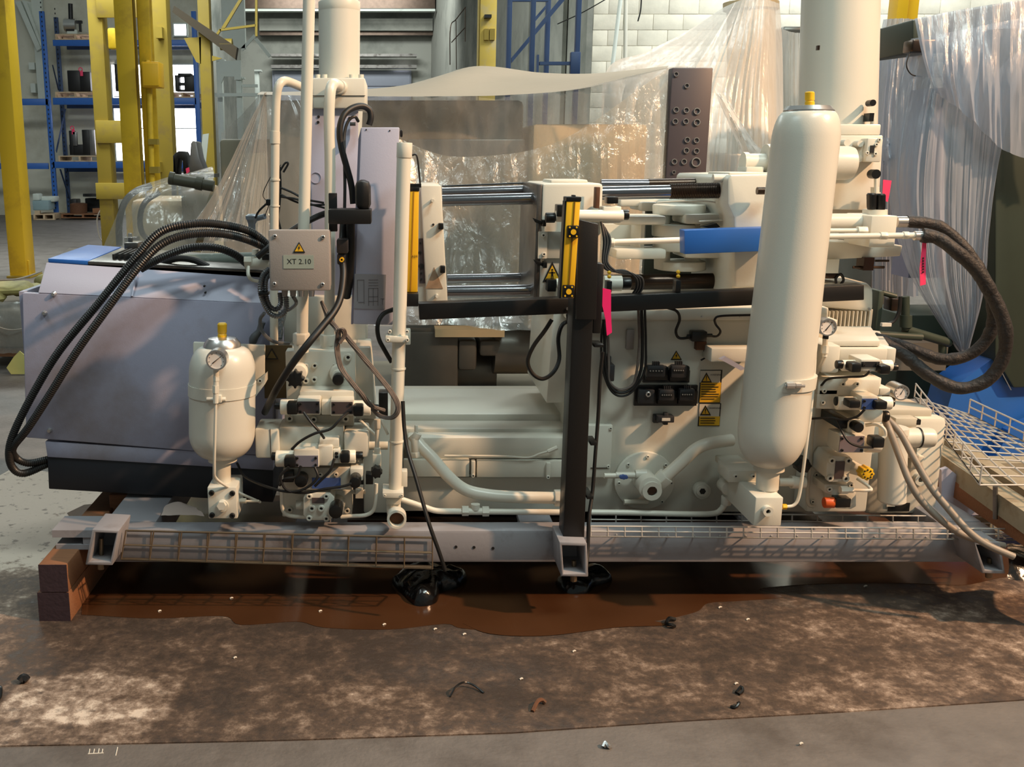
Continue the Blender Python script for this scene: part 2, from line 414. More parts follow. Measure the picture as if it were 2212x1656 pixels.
def gauge(parent, px, py, r, Y, d=.03, hand=(.4, -.3), name='pressure_gauge'):
    g = part(parent, name, ALU, annulus(px, py, r, r*.84, Y, Y+.006, 28), yc(px, py, r, Y+.006, Y+d, 28), label='round pressure gauge with white dial')
    part(g, 'dial', FACEW, yc(px, py, r*.86, Y+.004, Y+.0065, 28))
    L = r*.62; nx, ny = -hand[1], hand[0]
    part(g, 'needle', INK, pr([(px-hand[0]*L*.8+nx*1.1, py-hand[1]*L*.8+ny*1.1), (px+hand[0]*L*1.6, py+hand[1]*L*1.6), (px-hand[0]*L*.8-nx*1.1, py-hand[1]*L*.8-ny*1.1)], Y+.002, Y+.0035))
    tk = []
    for i in range(9):
        a = radians(-135+i*33.75); cx_, cy_ = px+sin(a)*r*.7, py-cos(a)*r*.7; tk.append(bx(cx_-.7, cy_-.7, cx_+.7, cy_+.7, Y+.003, Y+.0045))
    part(g, 'tick_marks', INK, *tk)
    return g
# ================================================================ setting
def floor_mat():
    m = mat('oil_stained_concrete', (100, 94, 89), .6, var=.3, vscale=9, bump=.3, bscale=60, dirt=(70, 62, 56), dscale=2.6, damt=.40)
    return m
solo('floor', 'oil stained grey concrete floor of the hall', None, floor_mat(), wb(-32, 26, -4, 40, -.2, 0), kind='structure')
def strip(a, b, d, z0, z1):
    a, b = Vector((a[0], a[1], 0)), Vector((b[0], b[1], 0)); n = (b-a).normalized(); n = Vector((-n.y, n.x, 0))*d
    return prism([a+Vector((0,0,z0)), b+Vector((0,0,z0)), b+Vector((0,0,z1)), a+Vector((0,0,z1))], n)
wl = solo('wall_left', 'white painted side wall with windows behind the racks', None, WALLL, wb(-30, -5.3, 28.6, 28.9, 0, 8), kind='structure')
solo('wall_return', 'dingy return wall left of the sectional door', None, WALLG, wb(-5.6, -5.3, 28.9, 36.2, 0, 8), kind='structure')
solo('wall_back', 'grey end wall of the hall above the sectional door', None, WALLG, wb(-6, 2, 36.2, 36.5, 0, 9), kind='structure')
solo('wall_side', 'grey corrugated side wall running to the far end', None, WALLG, strip((2.58, 14), (1.3, 36.3), -.25, 0, 8), kind='structure')
RB = 14.0
wr = solo('wall_right', 'whitewashed concrete block wall behind the wrapped machines', None, WALLW, wb(2.6, 16, RB+.012, RB+.3, 0, 8), kind='structure')
# each block of the whitewashed wall
BM = mesh_of('block', [wb(-.198, .198, -.03, .06, -.098, .098)], WALLW, bev=.005)
for r in range(17):
    for c in range(19):
        x = 2.86+c*.4+(.2 if r % 2 else 0); z = 1.3+r*.2
        if x > 10: continue
        o = inst(BM, wr, 'block', (x, RB+.03+random.uniform(-.004, .004), z))
    if r % 2: inst(BM, wr, 'half_block', (2.76, RB+.03, z), (.5, 1, 1))
# wall_side ribs and far details
for i in range(9):
    t = .04+i*.1; x = 2.58+(1.3-2.58)*t-.03; y = 14+28.3*t
    solo('trim_%d' % (i+1), 'vertical rib of the grey side wall', None, WALLG, strip((x, y), (x-.03, y+.5), .06, 0, 8), kind='structure')
dr = solo('door_1', 'grey sectional door in the far end wall', None, DOORG, bx(590, 152, 888, 330, 36.0, 36.2), kind='structure')
for i in range(5):
    part(dr, 'door_panel', DOORG, bx(592, 154+i*34, 886, 186+i*34, 35.95, 36.0), bev=.02)
part(dr, 'door_window', emit('door_glass_daylight', (255, 255, 255), 3), bx(852, 143, 886, 147, 35.9, 35.95))
solo('trim_door_head', 'pale lintel beam over the sectional door', None, WALLG, bx(560, 40, 935, 66, 35.4, 35.9), kind='structure')
solo('trim_door_track', 'dark door track rail under the lintel', None, OILY, bx(560, 68, 935, 76, 35.6, 36.0), kind='structure')
solo('trim_roller', 'rolled rail above the sectional door', None, STEEL, bx(585, 116, 900, 122, 35.5, 35.9), bx(585, 140, 900, 147, 35.5, 35.9), kind='structure')
solo('trim_roof_dark', 'dark roof steel at the far end', None, OILY, bx(380, -40, 940, 18, 34.5, 35), kind='structure')
solo('trim_roof_beam', 'slim pale roof purlin at the far end', None, WHITEC, bx(380, 19, 940, 24, 34.2, 34.5), kind='structure')
# windows in the left wall
WIN = emit('overcast_daylight', (250, 248, 255), 6.0)
def window(n, x0, y0, x1, y1, nx, ny):
    w = solo('window_%d' % n, 'bright daylight window in the wall behind the racks', None, WIN, bx(x0, y0, x1, y1, 28.5, 28.56), kind='structure')
    g = [bx(x0-3, y0-3, x1+3, y0, 28.45, 28.6), bx(x0-3, y1, x1+3, y1+3, 28.45, 28.6), bx(x0-3, y0, x0, y1, 28.45, 28.6), bx(x1, y0, x1+3, y1, 28.45, 28.6)]
    part(w, 'window_frame', WHITEC, *g)
    for i in range(1, nx): xx = x0+(x1-x0)*i/nx; part(w, 'mullion', WHITEC, bx(xx-1, y0, xx+1, y1, 28.44, 28.52))
    for i in range(1, ny): yy = y0+(y1-y0)*i/ny; part(w, 'mullion', WHITEC, bx(x0, yy-1, x1, yy+1, 28.44, 28.52))
window(1, 246, 140, 334, 346, 2, 3); window(2, 372, 140, 424, 346, 1, 3)
window(3, 376, 52, 402, 76, 1, 1)
# ---- mats on the floor
def mat_board():
    m = bpy.data.materials.new('stained_cardboard'); m.use_nodes = True; N = m.node_tree.nodes; L = m.node_tree.links; b = N['Principled BSDF']
    g = N.new('ShaderNodeNewGeometry'); sp = N.new('ShaderNodeSeparateXYZ'); L.new(g.outputs['Position'], sp.inputs[0])
    def ramp(src, lo, hi, pts):
        r = N.new('ShaderNodeMapRange'); r.inputs[1].default_value = lo; r.inputs[2].default_value = hi; L.new(src, r.inputs[0])
        c = N.new('ShaderNodeValToRGB'); L.new(r.outputs[0], c.inputs[0]); e = c.color_ramp.elements
        while len(e) < len(pts): e.new(.5)
        for i, (p, v) in enumerate(pts): e[i].position = (p-lo)/(hi-lo); e[i].color = (v, v, v, 1)
        return c.outputs[0]
    def math_(op, a, b_):
        n = N.new('ShaderNodeMath'); n.operation = op
        for i, q in ((0, a), (1, b_)):
            if isinstance(q, (int, float)): n.inputs[i].default_value = q
            else: L.new(q, n.inputs[i])
        return n.outputs[0]
    def nz(scale, det=8, rough=.6, dist=0.0):
        n = N.new('ShaderNodeTexNoise'); n.inputs['Scale'].default_value = scale; n.inputs['Detail'].default_value = det; n.inputs['Roughness'].default_value = rough; n.inputs['Distortion'].default_value = dist
        L.new(g.outputs['Position'], n.inputs['Vector']); return n.outputs[0]
    fx = ramp(sp.outputs[0], -1.8, 2.6, [(-1.7, .10), (-1.32, .16), (-1.12, .46), (-.5, .60), (.1, .64), (.8, .56), (1.4, .42), (2.0, .40)])
    fy = ramp(sp.outputs[1], 2.3, 3.7, [(2.35, .40), (2.52, .50), (2.8, .60), (3.1, .66), (3.45, .62), (3.58, .05)])
    bias = math_('ADD', math_('MULTIPLY', fx, .85), math_('MULTIPLY', fy, .85))
    n1 = nz(7.5, 14, .78, .2)
    d1 = math_('ADD', math_('ADD', math_('MULTIPLY', math_('SUBTRACT', n1, .5), 2.0), math_('MULTIPLY', math_('SUBTRACT', nz(2.2, 4, .5), .5), .9)), math_('SUBTRACT', bias, .50))
    # swept, cleaner patch on the left with a sharp edge
    def band(src, lo, hi, s=.012):
        a = N.new('ShaderNodeMapRange'); a.inputs[1].default_value = lo-s; a.inputs[2].default_value = lo+s; L.new(src, a.inputs[0])
        c = N.new('ShaderNodeMapRange'); c.inputs[1].default_value = hi+s; c.inputs[2].default_value = hi-s; L.new(src, c.inputs[0])
        return math_('MULTIPLY', a.outputs[0], c.outputs[0])
    wob = math_('MULTIPLY', math_('SUBTRACT', nz(5, 3), .5), .16)
    yy = math_('ADD', sp.outputs[1], wob)
    patch = math_('MULTIPLY', band(sp.outputs[0], -1.10, -.62), band(yy, 2.46, 2.72))
    d1 = math_('SUBTRACT', d1, math_('MULTIPLY', patch, .30))
    n2 = nz(26, 6, .7)
    fine = math_('ADD', math_('ADD', d1, .2), math_('MULTIPLY', math_('SUBTRACT', n2, .5), 1.1))
    cr = N.new('ShaderNodeValToRGB'); e = cr.color_ramp.elements; L.new(fine, cr.inputs[0])
    cols = [(.0, (204, 188, 172)), (.22, (146, 128, 113)), (.40, (110, 92, 78)), (.58, (80, 64, 52)), (.85, (62, 52, 45))]
    while len(e) < 5: e.new(.5)
    for i, (p, c) in enumerate(cols): e[i].position = p; e[i].color = lin(c)
    # small dark specks
    sk = N.new('ShaderNodeValToRGB'); sk.color_ramp.elements[0].position = .60; sk.color_ramp.elements[1].position = .68; L.new(nz(22, 4, .55), sk.inputs[0])
    mx = N.new('ShaderNodeMix'); mx.data_type = 'RGBA'; L.new(math_('MULTIPLY', sk.outputs[0], .55), mx.inputs[0]); L.new(cr.outputs[0], mx.inputs[6]); mx.inputs[7].default_value = lin((58, 48, 44))
    L.new(mx.outputs[2], b.inputs['Base Color'])
    rr = N.new('ShaderNodeMapRange'); rr.inputs[1].default_value = .2; rr.inputs[2].default_value = 1.0; rr.inputs[3].default_value = .85; rr.inputs[4].default_value = .38; L.new(fine, rr.inputs[0]); L.new(rr.outputs[0], b.inputs['Roughness'])
    bp = N.new('ShaderNodeBump'); bp.inputs['Strength'].default_value = .5; bp.inputs['Distance'].default_value = .01; L.new(n2, bp.inputs['Height']); L.new(bp.outputs[0], b.inputs['Normal'])
    return m
BOARD = mat_board()
def flat(pts, z0, z1, soft=False):
    P = [WZ(x, y, 0) for x, y in pts]
    if soft: P = catmull(P+[P[0]], 5)[:-1]
    return prism([Vector((p.x, p.y, z0)) for p in P], Vector((0, 0, z1-z0)))
solo('cardboard_mat', 'large oil stained cardboard sheet under the front of the machine', 'floor mat', BOARD,
     flat([(-160, 1616), (300, 1607), (620, 1600), (900, 1591), (1106, 1584), (1466, 1559), (1850, 1537), (2400, 1500), (3100, 1452), (3100, 1190), (1400, 1190), (-160, 1212)], 0.0, .004))
solo('cardboard_mat', 'pale speckled cardboard sheet reaching behind the lavender cabinet', 'floor mat', BOARD,
     flat([(-220, 1217), (1300, 1188), (1300, 1010), (420, 1000), (110, 1020), (28, 1012), (-40, 1050), (-220, 1120)], .0005, .0035))
WET = mat('rusty_oil_puddle', (68, 43, 26), .16, var=.4, vscale=3.0, spec=.6, bump=.03, bscale=6)
solo('oil_puddle', 'wet rust-brown oil puddle spreading under the machine base', 'puddle', WET,
     flat([(176, 1330), (330, 1338), (480, 1333), (520, 1352), (640, 1345), (700, 1358), (840, 1362), (960, 1350), (1000, 1360), (1120, 1365), (1240, 1352), (1400, 1345), (1500, 1325), (1530, 1305), (1600, 1300), (1690, 1292), (1640, 1275), (1740, 1265), (1860, 1262), (1960, 1262), (2080, 1266), (2160, 1250), (2260, 1240), (2300, 1150), (1900, 1075), (300, 1080), (200, 1180)], .0042, .0055, True))
solo('oil_puddle', 'dark brown oily patch in front of the middle of the base', 'puddle', WET,
     flat([(1000, 1350), (1060, 1322), (1200, 1312), (1330, 1330), (1440, 1352), (1330, 1358), (1180, 1376), (1060, 1372)], .0056, .0062, True))
# little litter
def litter(name, label, cat, m, pts, r, z=.006, dirs=None):
    P = [WZ(x, y, 0)+Vector((0, 0, z+dz)) for x, y, dz in pts]
    return solo(name, label, cat, m, tw(P, r, 6, 4))
litter('cable_tie_scrap', 'curled black strip of plastic right of centre on the mat', 'scrap', PLAST, [(1458, 1343, .004), (1444, 1346, .012), (1440, 1354, .006), (1450, 1360, .012), (1457, 1358, .004)], .006)
litter('cable_tie_scrap', 'black plastic curl beside the dark stain on the mat', 'scrap', PLAST, [(1590, 1501, .002), (1600, 1495, .012), (1603, 1500, .006), (1595, 1504, .002)], .005)
litter('cable_tie_scrap', 'small hooked black scrap nearest the mat edge right of centre', 'scrap', PLAST, [(1578, 1531, .002), (1588, 1534, .004), (1596, 1530, .012), (1593, 1525, .004)], .004)
litter('cable_tie_scrap', 'thin black loop lying at the left edge of the mat', 'scrap', PLAST, [(-6, 1490, .0), (3, 1498, .015), (2, 1512, .006), (-6, 1518, 0)], .004)
litter('cable_tie_scrap', 'long bent black strand on the mat below the oil bag', 'scrap', PLAST, [(972, 1508, .0), (985, 1500, .02), (1004, 1487, .015), (1025, 1490, .008), (1045, 1500, 0)], .003)
litter('cable_tie_scrap', 'brown twisted scrap near the middle of the mat edge', 'scrap', RUST, [(1150, 1540, .0), (1160, 1528, .012), (1170, 1522, .010), (1178, 1523, .002)], .006)
litter('debris_lump', 'small dark lump on the pale patch at the left of the mat', 'scrap', DIE, [(44, 1479, .006), (52, 1476, .014), (60, 1477, .006)], .012)
litter('foil_scrap', 'crumpled bit of silver foil on the bare concrete in front', 'scrap', ALU, [(1303, 1616, .004), (1308, 1612, .012), (1314, 1617, .008), (1318, 1614, .003)], .006, .0)
for i, (x, y) in enumerate([(500, 1295), (345, 1323), (692, 1323), (830, 1352), (1003, 1373), (508, 1424), (1126, 1470), (1869, 1269), (1555, 1315), (1615, 1341), (1240, 1410), (940, 1362), (1730, 1610), (1590, 1480)]):
    o = litter('paper_chip', 'tiny white paper chip lying on the stained floor', 'scrap', SIGNW, [(x-3, y+1, .0), (x, y, .002), (x+3, y-1, 0)], .0028); o['group'] = 'white chips scattered on the floor'
ck = thing('chalk_mark', 'white chalk scribble on the bare concrete in front', 'mark', WZ(205, 1622))
for a, c in (((190, 1628), (224, 1626)), ((194, 1618), (192, 1628)), ((204, 1618), (202, 1627)), ((214, 1617), (212, 1627)), ((222, 1618), (220, 1626)), ((254, 1614), (250, 1632))):
    part(ck, 'chalk_stroke', SIGNW, tw([WZ(*a)+Vector((0, 0, .0005)), WZ(*c)+Vector((0, 0, .0005))], .0016, 5))
# ================================================================ yellow building columns
def colw(px0, px1, py, Y, d, z0, z1):
    a, b = W(px0, py, Y).x, W(px1, py, Y).x; return wb(a, b, Y, Y+d, z0, z1)
t = thing('steel_column', 'bright yellow box column at the far left edge', 'column', WZ(40, 605))
Yc = WZ(40, 600).y
part(t, 'shaft', YELC, colw(22, 58, 600, Yc, .34, 0, 7), bev=.008)
part(t, 'base_plate', YELD, colw(14, 66, 600, Yc-.06, .46, 0, .03), bev=.004)
part(t, 'foot_gusset', YELC, colw(58, 64, 600, Yc+.05, .05, .0, .22))
t = thing('steel_column', 'bright yellow H column in front of the window', 'column', W(280, 560, 13))
x0 = [W(p, 300, 13).x for p in (262, 300, 306, 330, 336)]
part(t, 'front_flange', YELC, wb(x0[0], x0[1], 13, 13.025, 0, 7), bev=.003)
part(t, 'web', YELD, wb(x0[1]-.06, x0[1]-.03, 13.025, 13.3, 0, 7))
part(t, 'rear_flange', YELC, wb(x0[2]-.05, x0[3], 13.3, 13.33, 0, 7), bev=.003)
part(t, 'cover_channel', YELC, wb(x0[2], x0[3], 13.12, 13.2, 2.4, 7), bev=.004)
part(t, 'conduit', YELC, cyl(W(331, 500, 13.1), W(322, 190, 13.1), .04, 12), cyl(W(322, 190, 13.1), W(318, 130, 13.1), .03, 10))
part(t, 'conduit_clip', YELD, bx(320, 300, 340, 312, 13.02, 13.12), bx(322, 360, 342, 374, 13.02, 13.12))
t2 = thing('switch_box', 'yellow switch box on the bright yellow H column', 'switch box', W(325, 188, 12.9))
part(t2, 'enclosure', YEL, bx(306, 133, 344, 188, 12.86, 13.13), bev=.012)
part(t2, 'lid', YEL, bx(308, 136, 342, 185, 12.84, 12.86), bev=.006)
t = thing('lattice_column', 'dull yellow two-legged built-up column with batten plates', 'column', W(230, 520, 16.5))
for a, b in ((206, 236), (335, 372)):
    part(t, 'leg', YELD, colw(a, b, 300, 16.5, .3, 0, 7), bev=.005)
for ya, yb in ((-30, 38), (260, 309), (395, 430)):
    part(t, 'batten_plate', YELD, bx(207, ya, 300, yb, 16.46, 16.5), bev=.004)
part(t, 'hook', YELC, bx(232, 60, 250, 106, 16.3, 16.45), bev=.03)
part(t, 'wall_bracket', YELD, bx(336, 58, 350, 82, 16.35, 16.5), bx(336, 350, 346, 372, 16.35, 16.5))
t = thing('crane_column', 'slim dull yellow column carrying the jib arm', 'column', W(455, 470, 19))
part(t, 'shaft', YELD, colw(434, 458, 200, 19, .25, 0, 7), bev=.005)
part(t, 'gusset', YELD, pr([(397, 82), (434, 80), (434, 138), (424, 134)], 19.0, 19.03))
part(t, 'jib_arm', mat('rusty_jib_paint', (60, 48, 28), .6, var=.2), pr([(372, 26), (376, 12), (512, 102), (508, 128)], 18.8, 19.0))
part(t, 'jib_brace', YELD, pr([(458, 84), (474, 62), (478, 64), (463, 88)], 18.9, 18.96), pr([(474, 62), (552, 52), (552, 57), (475, 67)], 18.9, 18.96), pr([(551, -20), (556, -20), (556, 78), (551, 78)], 18.9, 18.96), pr([(478, 60), (520, -8), (527, -8), (485, 62)], 18.9, 18.96))
part(t, 'motor_drum', YELD, xc(476, 502, 96, 12, 18.9, 18))
part(t, 'end_plate', YELD, pr([(458, 120), (480, 126), (458, 132)], 18.9, 18.93))
t = thing('steel_column', 'faded yellow column standing in front of the far side wall', 'column', W(1055, 330, 12.5))
part(t, 'shaft', mat('faded_yellow_paint', (214, 184, 84), .6, var=.1, dirt=(190, 176, 150), dscale=4, damt=.35), colw(1037, 1072, 80, 12.5, .2, 0, 7), bev=.004)
part(t, 'rear_flange', YELD, colw(1034, 1037, 80, 12.52, .24, 0, 7))
part(t, 'bracket_plate', YELD, bx(1046, 62, 1056, 86, 12.46, 12.5), bx(1058, 62, 1069, 86, 12.46, 12.5))
part(t, 'hook', DIE, bx(1047, 31, 1062, 38, 12.40, 12.5))
t = thing('steel_column', 'vivid yellow column behind the tall cream cylinder', 'column', W(1960, 300, 11))
part(t, 'shaft', YEL, colw(1938, 1962, 20, 11, .2, 0, 7), bev=.004)
part(t, 'flange', YEL, colw(1962, 1984, 20, 11.1, .03, 0, 7))
# white wall columns and ladder beyond the jib
for i, (a, b, y0, y1, Y, nm, lb) in enumerate([(470, 482, 132, 330, 28.3, 'wall_post', 'white post just right of the slim yellow column'), (478, 528, -40, 105, 28, 'wall_post', 'tall white roof post above the corner of the wall'), (512, 524, 170, 330, 28, 'wall_post', 'white lower post at the corner of the wall'), (552, 561, 154, 330, 30, 'wall_post', 'narrow white post left of the sectional door')]):
    tt = thing(nm, lb, 'post', W((a+b)/2, y1, Y))
    part(tt, 'shaft', WHITEC, bx(a, y0, b, y1, Y, Y+.2), bev=.01)
    part(tt, 'cap_plate', WHITEC, bx(a-3, y0-4, b+3, y0, Y-.03, Y+.23))
tt = thing('wall_bracket', 'white bracket frame on the wall corner', 'frame', W(500, 190, 27.9))
part(tt, 'head_plate', WHITEC, pr([(474, 132), (520, 130), (520, 172), (506, 172), (506, 165), (484, 165), (478, 180), (474, 178)], 27.9, 28))
part(tt, 'rail', WHITEC, bx(463, 201, 558, 208, 27.9, 28), bx(524, 182, 556, 188, 28, 28.1))
part(tt, 'strut', WHITEC, pr([(520, 104), (548, 74), (552, 79), (524, 110)], 28, 28.06), pr([(548, 84), (556, 82), (586, 120), (580, 124)], 28, 28.06))
tt = thing('roof_brace', 'white double diagonal brace beside the left rack', 'brace', W(90, 110, 28.3))
part(tt, 'brace_angle', WHITEC, pr([(33, 4), (44, 2), (88, 104), (80, 110)], 28.2, 28.3), pr([(48, 2), (58, 6), (90, 96), (89, 104)], 28.22, 28.32))
part(tt, 'column_plate', WHITEC, bx(74, -20, 96, 216, 28.35, 28.5), pr([(48, 0), (80, 8), (80, 100), (60, 60)], 28.38, 28.48))
part(tt, 'pocket_plate', WHITEC, bx(62, 135, 74, 150, 28.3, 28.5), bx(66, 180, 76, 200, 28.3, 28.5))
# blue frames by the far side wall
t = thing('upright_frame', 'dark blue braced rack upright beside the faded yellow column', 'rack frame', W(1120, 330, 11))
for a, b, Y in ((1095, 1105, 11.0), (1146, 1156, 10.6), (1178, 1188, 11.6)):
    part(t, 'post', BLUED, colw(a, b, 80, Y, .08, 0, 6), bev=.004)
part(t, 'brace', BLUED, pr([(1105, 125), (1105, 136), (1232, -14), (1224, -20)], 11.02, 11.06), pr([(1150, 44), (1180, 10), (1180, 18), (1150, 54)], 11.3, 11.34), bx(1105, -8, 1185, 3, 11.02, 11.06))
t = thing('upright_frame', 'dark blue post with a short bracket left of the block wall', 'rack frame', W(1245, 330, 10.4))
part(t, 'post', BLUED, colw(1244, 1254, 80, 10.4, .08, 0, 6), bev=.004)
part(t, 'sleeve', BLUED, bx(1233, 112, 1254, 160, 10.32, 10.4), bev=.006)
part(t, 'bracket_arm', BLUED, bx(1166, 133, 1234, 140, 10.36, 10.42), bx(1160, 118, 1164, 160, 10.36, 10.42))
for i, (x, lb) in enumerate([(1330, 'slanting white conduit on the block wall corner'), (1352, 'upright cream pipe on the block wall corner')]):
    o = solo('wall_pipe', lb, 'pipe', WHITEC if i == 0 else CREAM, ln((x+14 if i == 0 else x, -30, 13.2), (x-14 if i == 0 else x-2, 200, 13.2), 4.5))
o = solo('hanging_cable', 'thin black cable hanging on the block wall', 'cable', RUB, tb([(1386, -20, 13.6), (1384, 20, 13.6), (1378, 46, 13.6)], 1.6, 6))
solo('wall_conduit', 'thin dark conduit sloping across the grey side wall', 'conduit', RUB, tb([(1204, 52, 13.8), (1260, 26, 13.7), (1330, -14, 13.6)], 1.2, 6))
t = thing('wall_pipework', 'thin pipe run with branches on the far side wall', 'pipework', W(990, 120, 20))
part(t, 'pipe', OILY, tb([(972, 140, 20), (973, 60, 20), (985, 42, 20), (1006, 15, 20)], 1.2, 6), tb([(975, 92, 20), (1004, 60, 20)], 1.2, 6))
part(t, 'dropper', OILY, tb([(985, 44, 20), (986, 150, 20)], 1.0, 6), tb([(1005, 16, 20), (1005, 90, 20)], 1.0, 6))
# ================================================================ pallet rack and what stands on it
RY = 27
rk = thing('pallet_rack', 'blue pallet rack against the white wall at the left', 'rack', W(115, 458, RY))
def rpost(a, b, Y, m=BLUER): return colw(a, b, 300, Y, .09, 0, W(100, 24, RY).z)
part(rk, 'post', BLUER, rpost(104, 114, RY), bev=.005)
part(rk, 'post', BLUED, rpost(134, 142, RY+1.1), bev=.005)
part(rk, 'post', BLUER, rpost(424, 434, RY), bev=.005)
for a, (x, Y) in enumerate(((109, RY-.002), (138, RY+1.098))):
    for k in range(46):
        z = .25+k*.115
        c = W(x, 300, Y).x; part(rk, 'punched_slot', DARK, wb(c-.014, c+.014, Y-.002, Y, z, z+.045), smooth=False)
for y0, y1, xs, dz in ((86, 99, (114, 424), 0), (211, 226, (114, 424), 0), (349, 363, (114, 424), 0)):
    part(rk, 'shelf_beam', BLUER, bx(xs[0], y0, xs[1], y1, RY, RY+.06), bev=.006)
    part(rk, 'shelf_beam', BLUED, bx(xs[0]+30, y0+10, xs[1]+10, y1+8, RY+1.1, RY+1.16), bev=.006)
for y0, y1 in ((213, 227), (352, 365)):
    part(rk, 'shelf_beam', BLUER, bx(-80, y0, 104, y1, RY, RY+.06), bev=.006)
part(rk, 'brace', BLUED, prism([W(112, 140, RY+.05), W(114, 140, RY+.05), W(128, 195, RY+1.1), W(125, 195, RY+1.1)], Vector((0, .04, 0))), prism([W(140, 235, RY+1.1), W(142, 235, RY+1.1), W(122, 330, RY+.05), W(120, 325, RY+.05)], Vector((0, .04, 0))), prism([W(128, 365, RY+.05), W(131, 365, RY+.05), W(152, 430, RY+1.1), W(149, 430, RY+1.1)], Vector((0, .04, 0))))
def pallet(label, x0, x1, y0, y1, Y, d, grp='pallets around the rack', m=PAL):
    t = thing('pallet', label, 'pallet', W((x0+x1)/2, y1, Y), grp)
    h = y1-y0
    a, b = W(x0, (y0+y1)/2, Y).x, W(x1, (y0+y1)/2, Y).x; z0, z1 = W((x0+x1)/2, y1, Y).z, W((x0+x1)/2, y0, Y).z
    tb_ = (z1-z0)*.18
    for k in range(6):
        yy = Y+d*k/6+.01
        part(t, 'deck_board', m, wb(a, b, yy, yy+d/6-.02, z1-tb_, z1), smooth=False)
    for k in range(3):
        yy = Y+(d-.1)*k/2
        part(t, 'bottom_board', m, wb(a, b, yy, yy+.1, z0, z0+tb_), smooth=False)
    for k in range(3):
        xx = a+(b-a-.05)*k/2
        part(t, 'stringer', m, wb(xx, xx+.05, Y, Y+d, z0+tb_, z1-tb_), smooth=False)
    return t
pallet('pale pallet on the top rack shelf under the bench drill', 119, 206, 73, 86, RY, 1.0)
pallet('pale pallet on the middle rack shelf under the black dies', 119, 206, 198, 211, RY, 1.0)
pallet('pale pallet on the lower rack shelf under the stepped die', 126, 218, 336, 349, RY, 1.0)
pallet('pallet on the middle rack shelf in front of the window', 366, 421, 199, 211, RY, 1.0)
pallet('pallet with a light blue unit on the floor under the rack', 72, 118, 462, 475, 26.2, .9)
pallet('dark pallet with castings on the floor under the rack', 132, 226, 462, 471, 26.2, .9, m=WOOD)
t = thing('bench_drill', 'small machine head with a black column on the top rack shelf', 'machine', W(152, 73, RY+.3))
part(t, 'drum', ALU, xc(140, 165, 54, 13, RY+.4, 20)); part(t, 'column', DIE, ln((153, 42, RY+.4), (152, 8, RY+.4), 5)); part(t, 'foot', WHITEC, bx(144, 64, 166, 73, RY+.3, RY+.5), bev=.01)
part(t, 'side_bracket', DIE, bx(165, 44, 176, 50, RY+.4, RY+.5), bx(170, 50, 174, 68, RY+.4, RY+.5)); part(t, 'base_ring', DIE, xc(144, 162, 65, 5, RY+.35, 16))
def die(label, blocks, loc, lug=None):
    t = thing('moulding_die', label, 'die', loc)
    for i, (g, m) in enumerate(blocks): part(t, 'die_half' if i < 2 else 'die_plate', m, *g, bev=.012)
    if lug:
        x, y, Y = lug; part(t, 'lifting_eye', PINKH, rings([W(x, y, Y)+Vector((.045*cos(a), 0, .045*sin(a))) for a in [2*pi*k/12 for k in range(13)]], [.012]*13, 6), bx(x-1, y+3, x+5, y+14, Y-.02, Y))
    return t
die('square black die with a pink lifting eye on the middle rack shelf', [([bx(146, 152, 173, 197, RY+.3, RY+.7)], DIE), ([bx(173, 155, 195, 197, RY+.3, RY+.7)], DIE)], W(170, 198, RY+.4), (174, 150, RY+.28))
die('stepped black die with a bare steel face on the lower rack shelf', [([bx(150, 282, 158, 335, RY+.3, RY+.6)], DIE), ([bx(178, 280, 193, 335, RY+.3, RY+.6)], DIE), ([bx(150, 312, 193, 335, RY+.32, RY+.6)], DIE), ([bx(157, 284, 166, 315, RY+.28, RY+.36), bx(193, 280, 205, 335, RY+.3, RY+.6)], DIEG)], W(175, 335, RY+.4), (156, 276, RY+.3))
die('black die with two window holes on the shelf by the window', [([bx(378, 162, 386, 197, RY+.3, RY+.6), bx(398, 162, 420, 197, RY+.3, RY+.6)], DIE), ([bx(384, 158, 412, 166, RY+.3, RY+.6), bx(384, 178, 400, 184, RY+.3, RY+.6), bx(384, 193, 400, 197, RY+.3, RY+.6)], DIE)], W(400, 197, RY+.4))
die('dark die half glimpsed between the yellow column legs', [([bx(248, 138, 256, 197, RY+.3, RY+.6)], DIE), ([bx(250, 160, 258, 197, RY+.25, RY+.5)], DIE)], W(252, 198, RY+.4))
die('tall bare casting with rounded arch beside the slim column', [([bx(374, 335, 380, 376, 15.2, 15.6), pr([(374, 345), (376, 332), (386, 326), (398, 327), (404, 338), (406, 376), (396, 376), (394, 345), (386, 342), (382, 376), (374, 376)], 15.2, 15.5)], DIE), ([pr([(408, 372), (412, 310), (416, 304), (424, 306), (430, 340), (442, 372)], 15.0, 15.4)], DIEG)], W(405, 376, 15.2))
tt = thing('die_table', 'dark steel table carrying the bare castings beside the window', 'table', W(410, 480, 15.2)); part(tt, 'table_top', OILY, bx(366, 376, 452, 384, 14.9, 15.8)); [part(tt, 'table_leg', OILY, wb(W(x, 400, 15).x, W(x, 400, 15).x+.06, 15, 15.06, 0, W(x, 384, 15).z)) for x in (370, 440)]
solo('steel_plate', 'pale flat plate leaning behind the bare casting', 'plate', WHITEC, pr([(432, 345), (438, 290), (451, 288), (442, 376), (430, 376)], 15.6, 15.62))
solo('flagging_tag', 'pink flagging tag on the arch casting', 'tag', PINKH, pr([(401, 364), (408, 361), (410, 370), (403, 376)], 15.0, 15.01))
t = thing('pump_unit', 'light blue pump unit on the floor pallet under the rack', 'machine', W(90, 462, 26.3))
BLP = mat('light_blue_paint', (138, 160, 166), .6, var=.1)
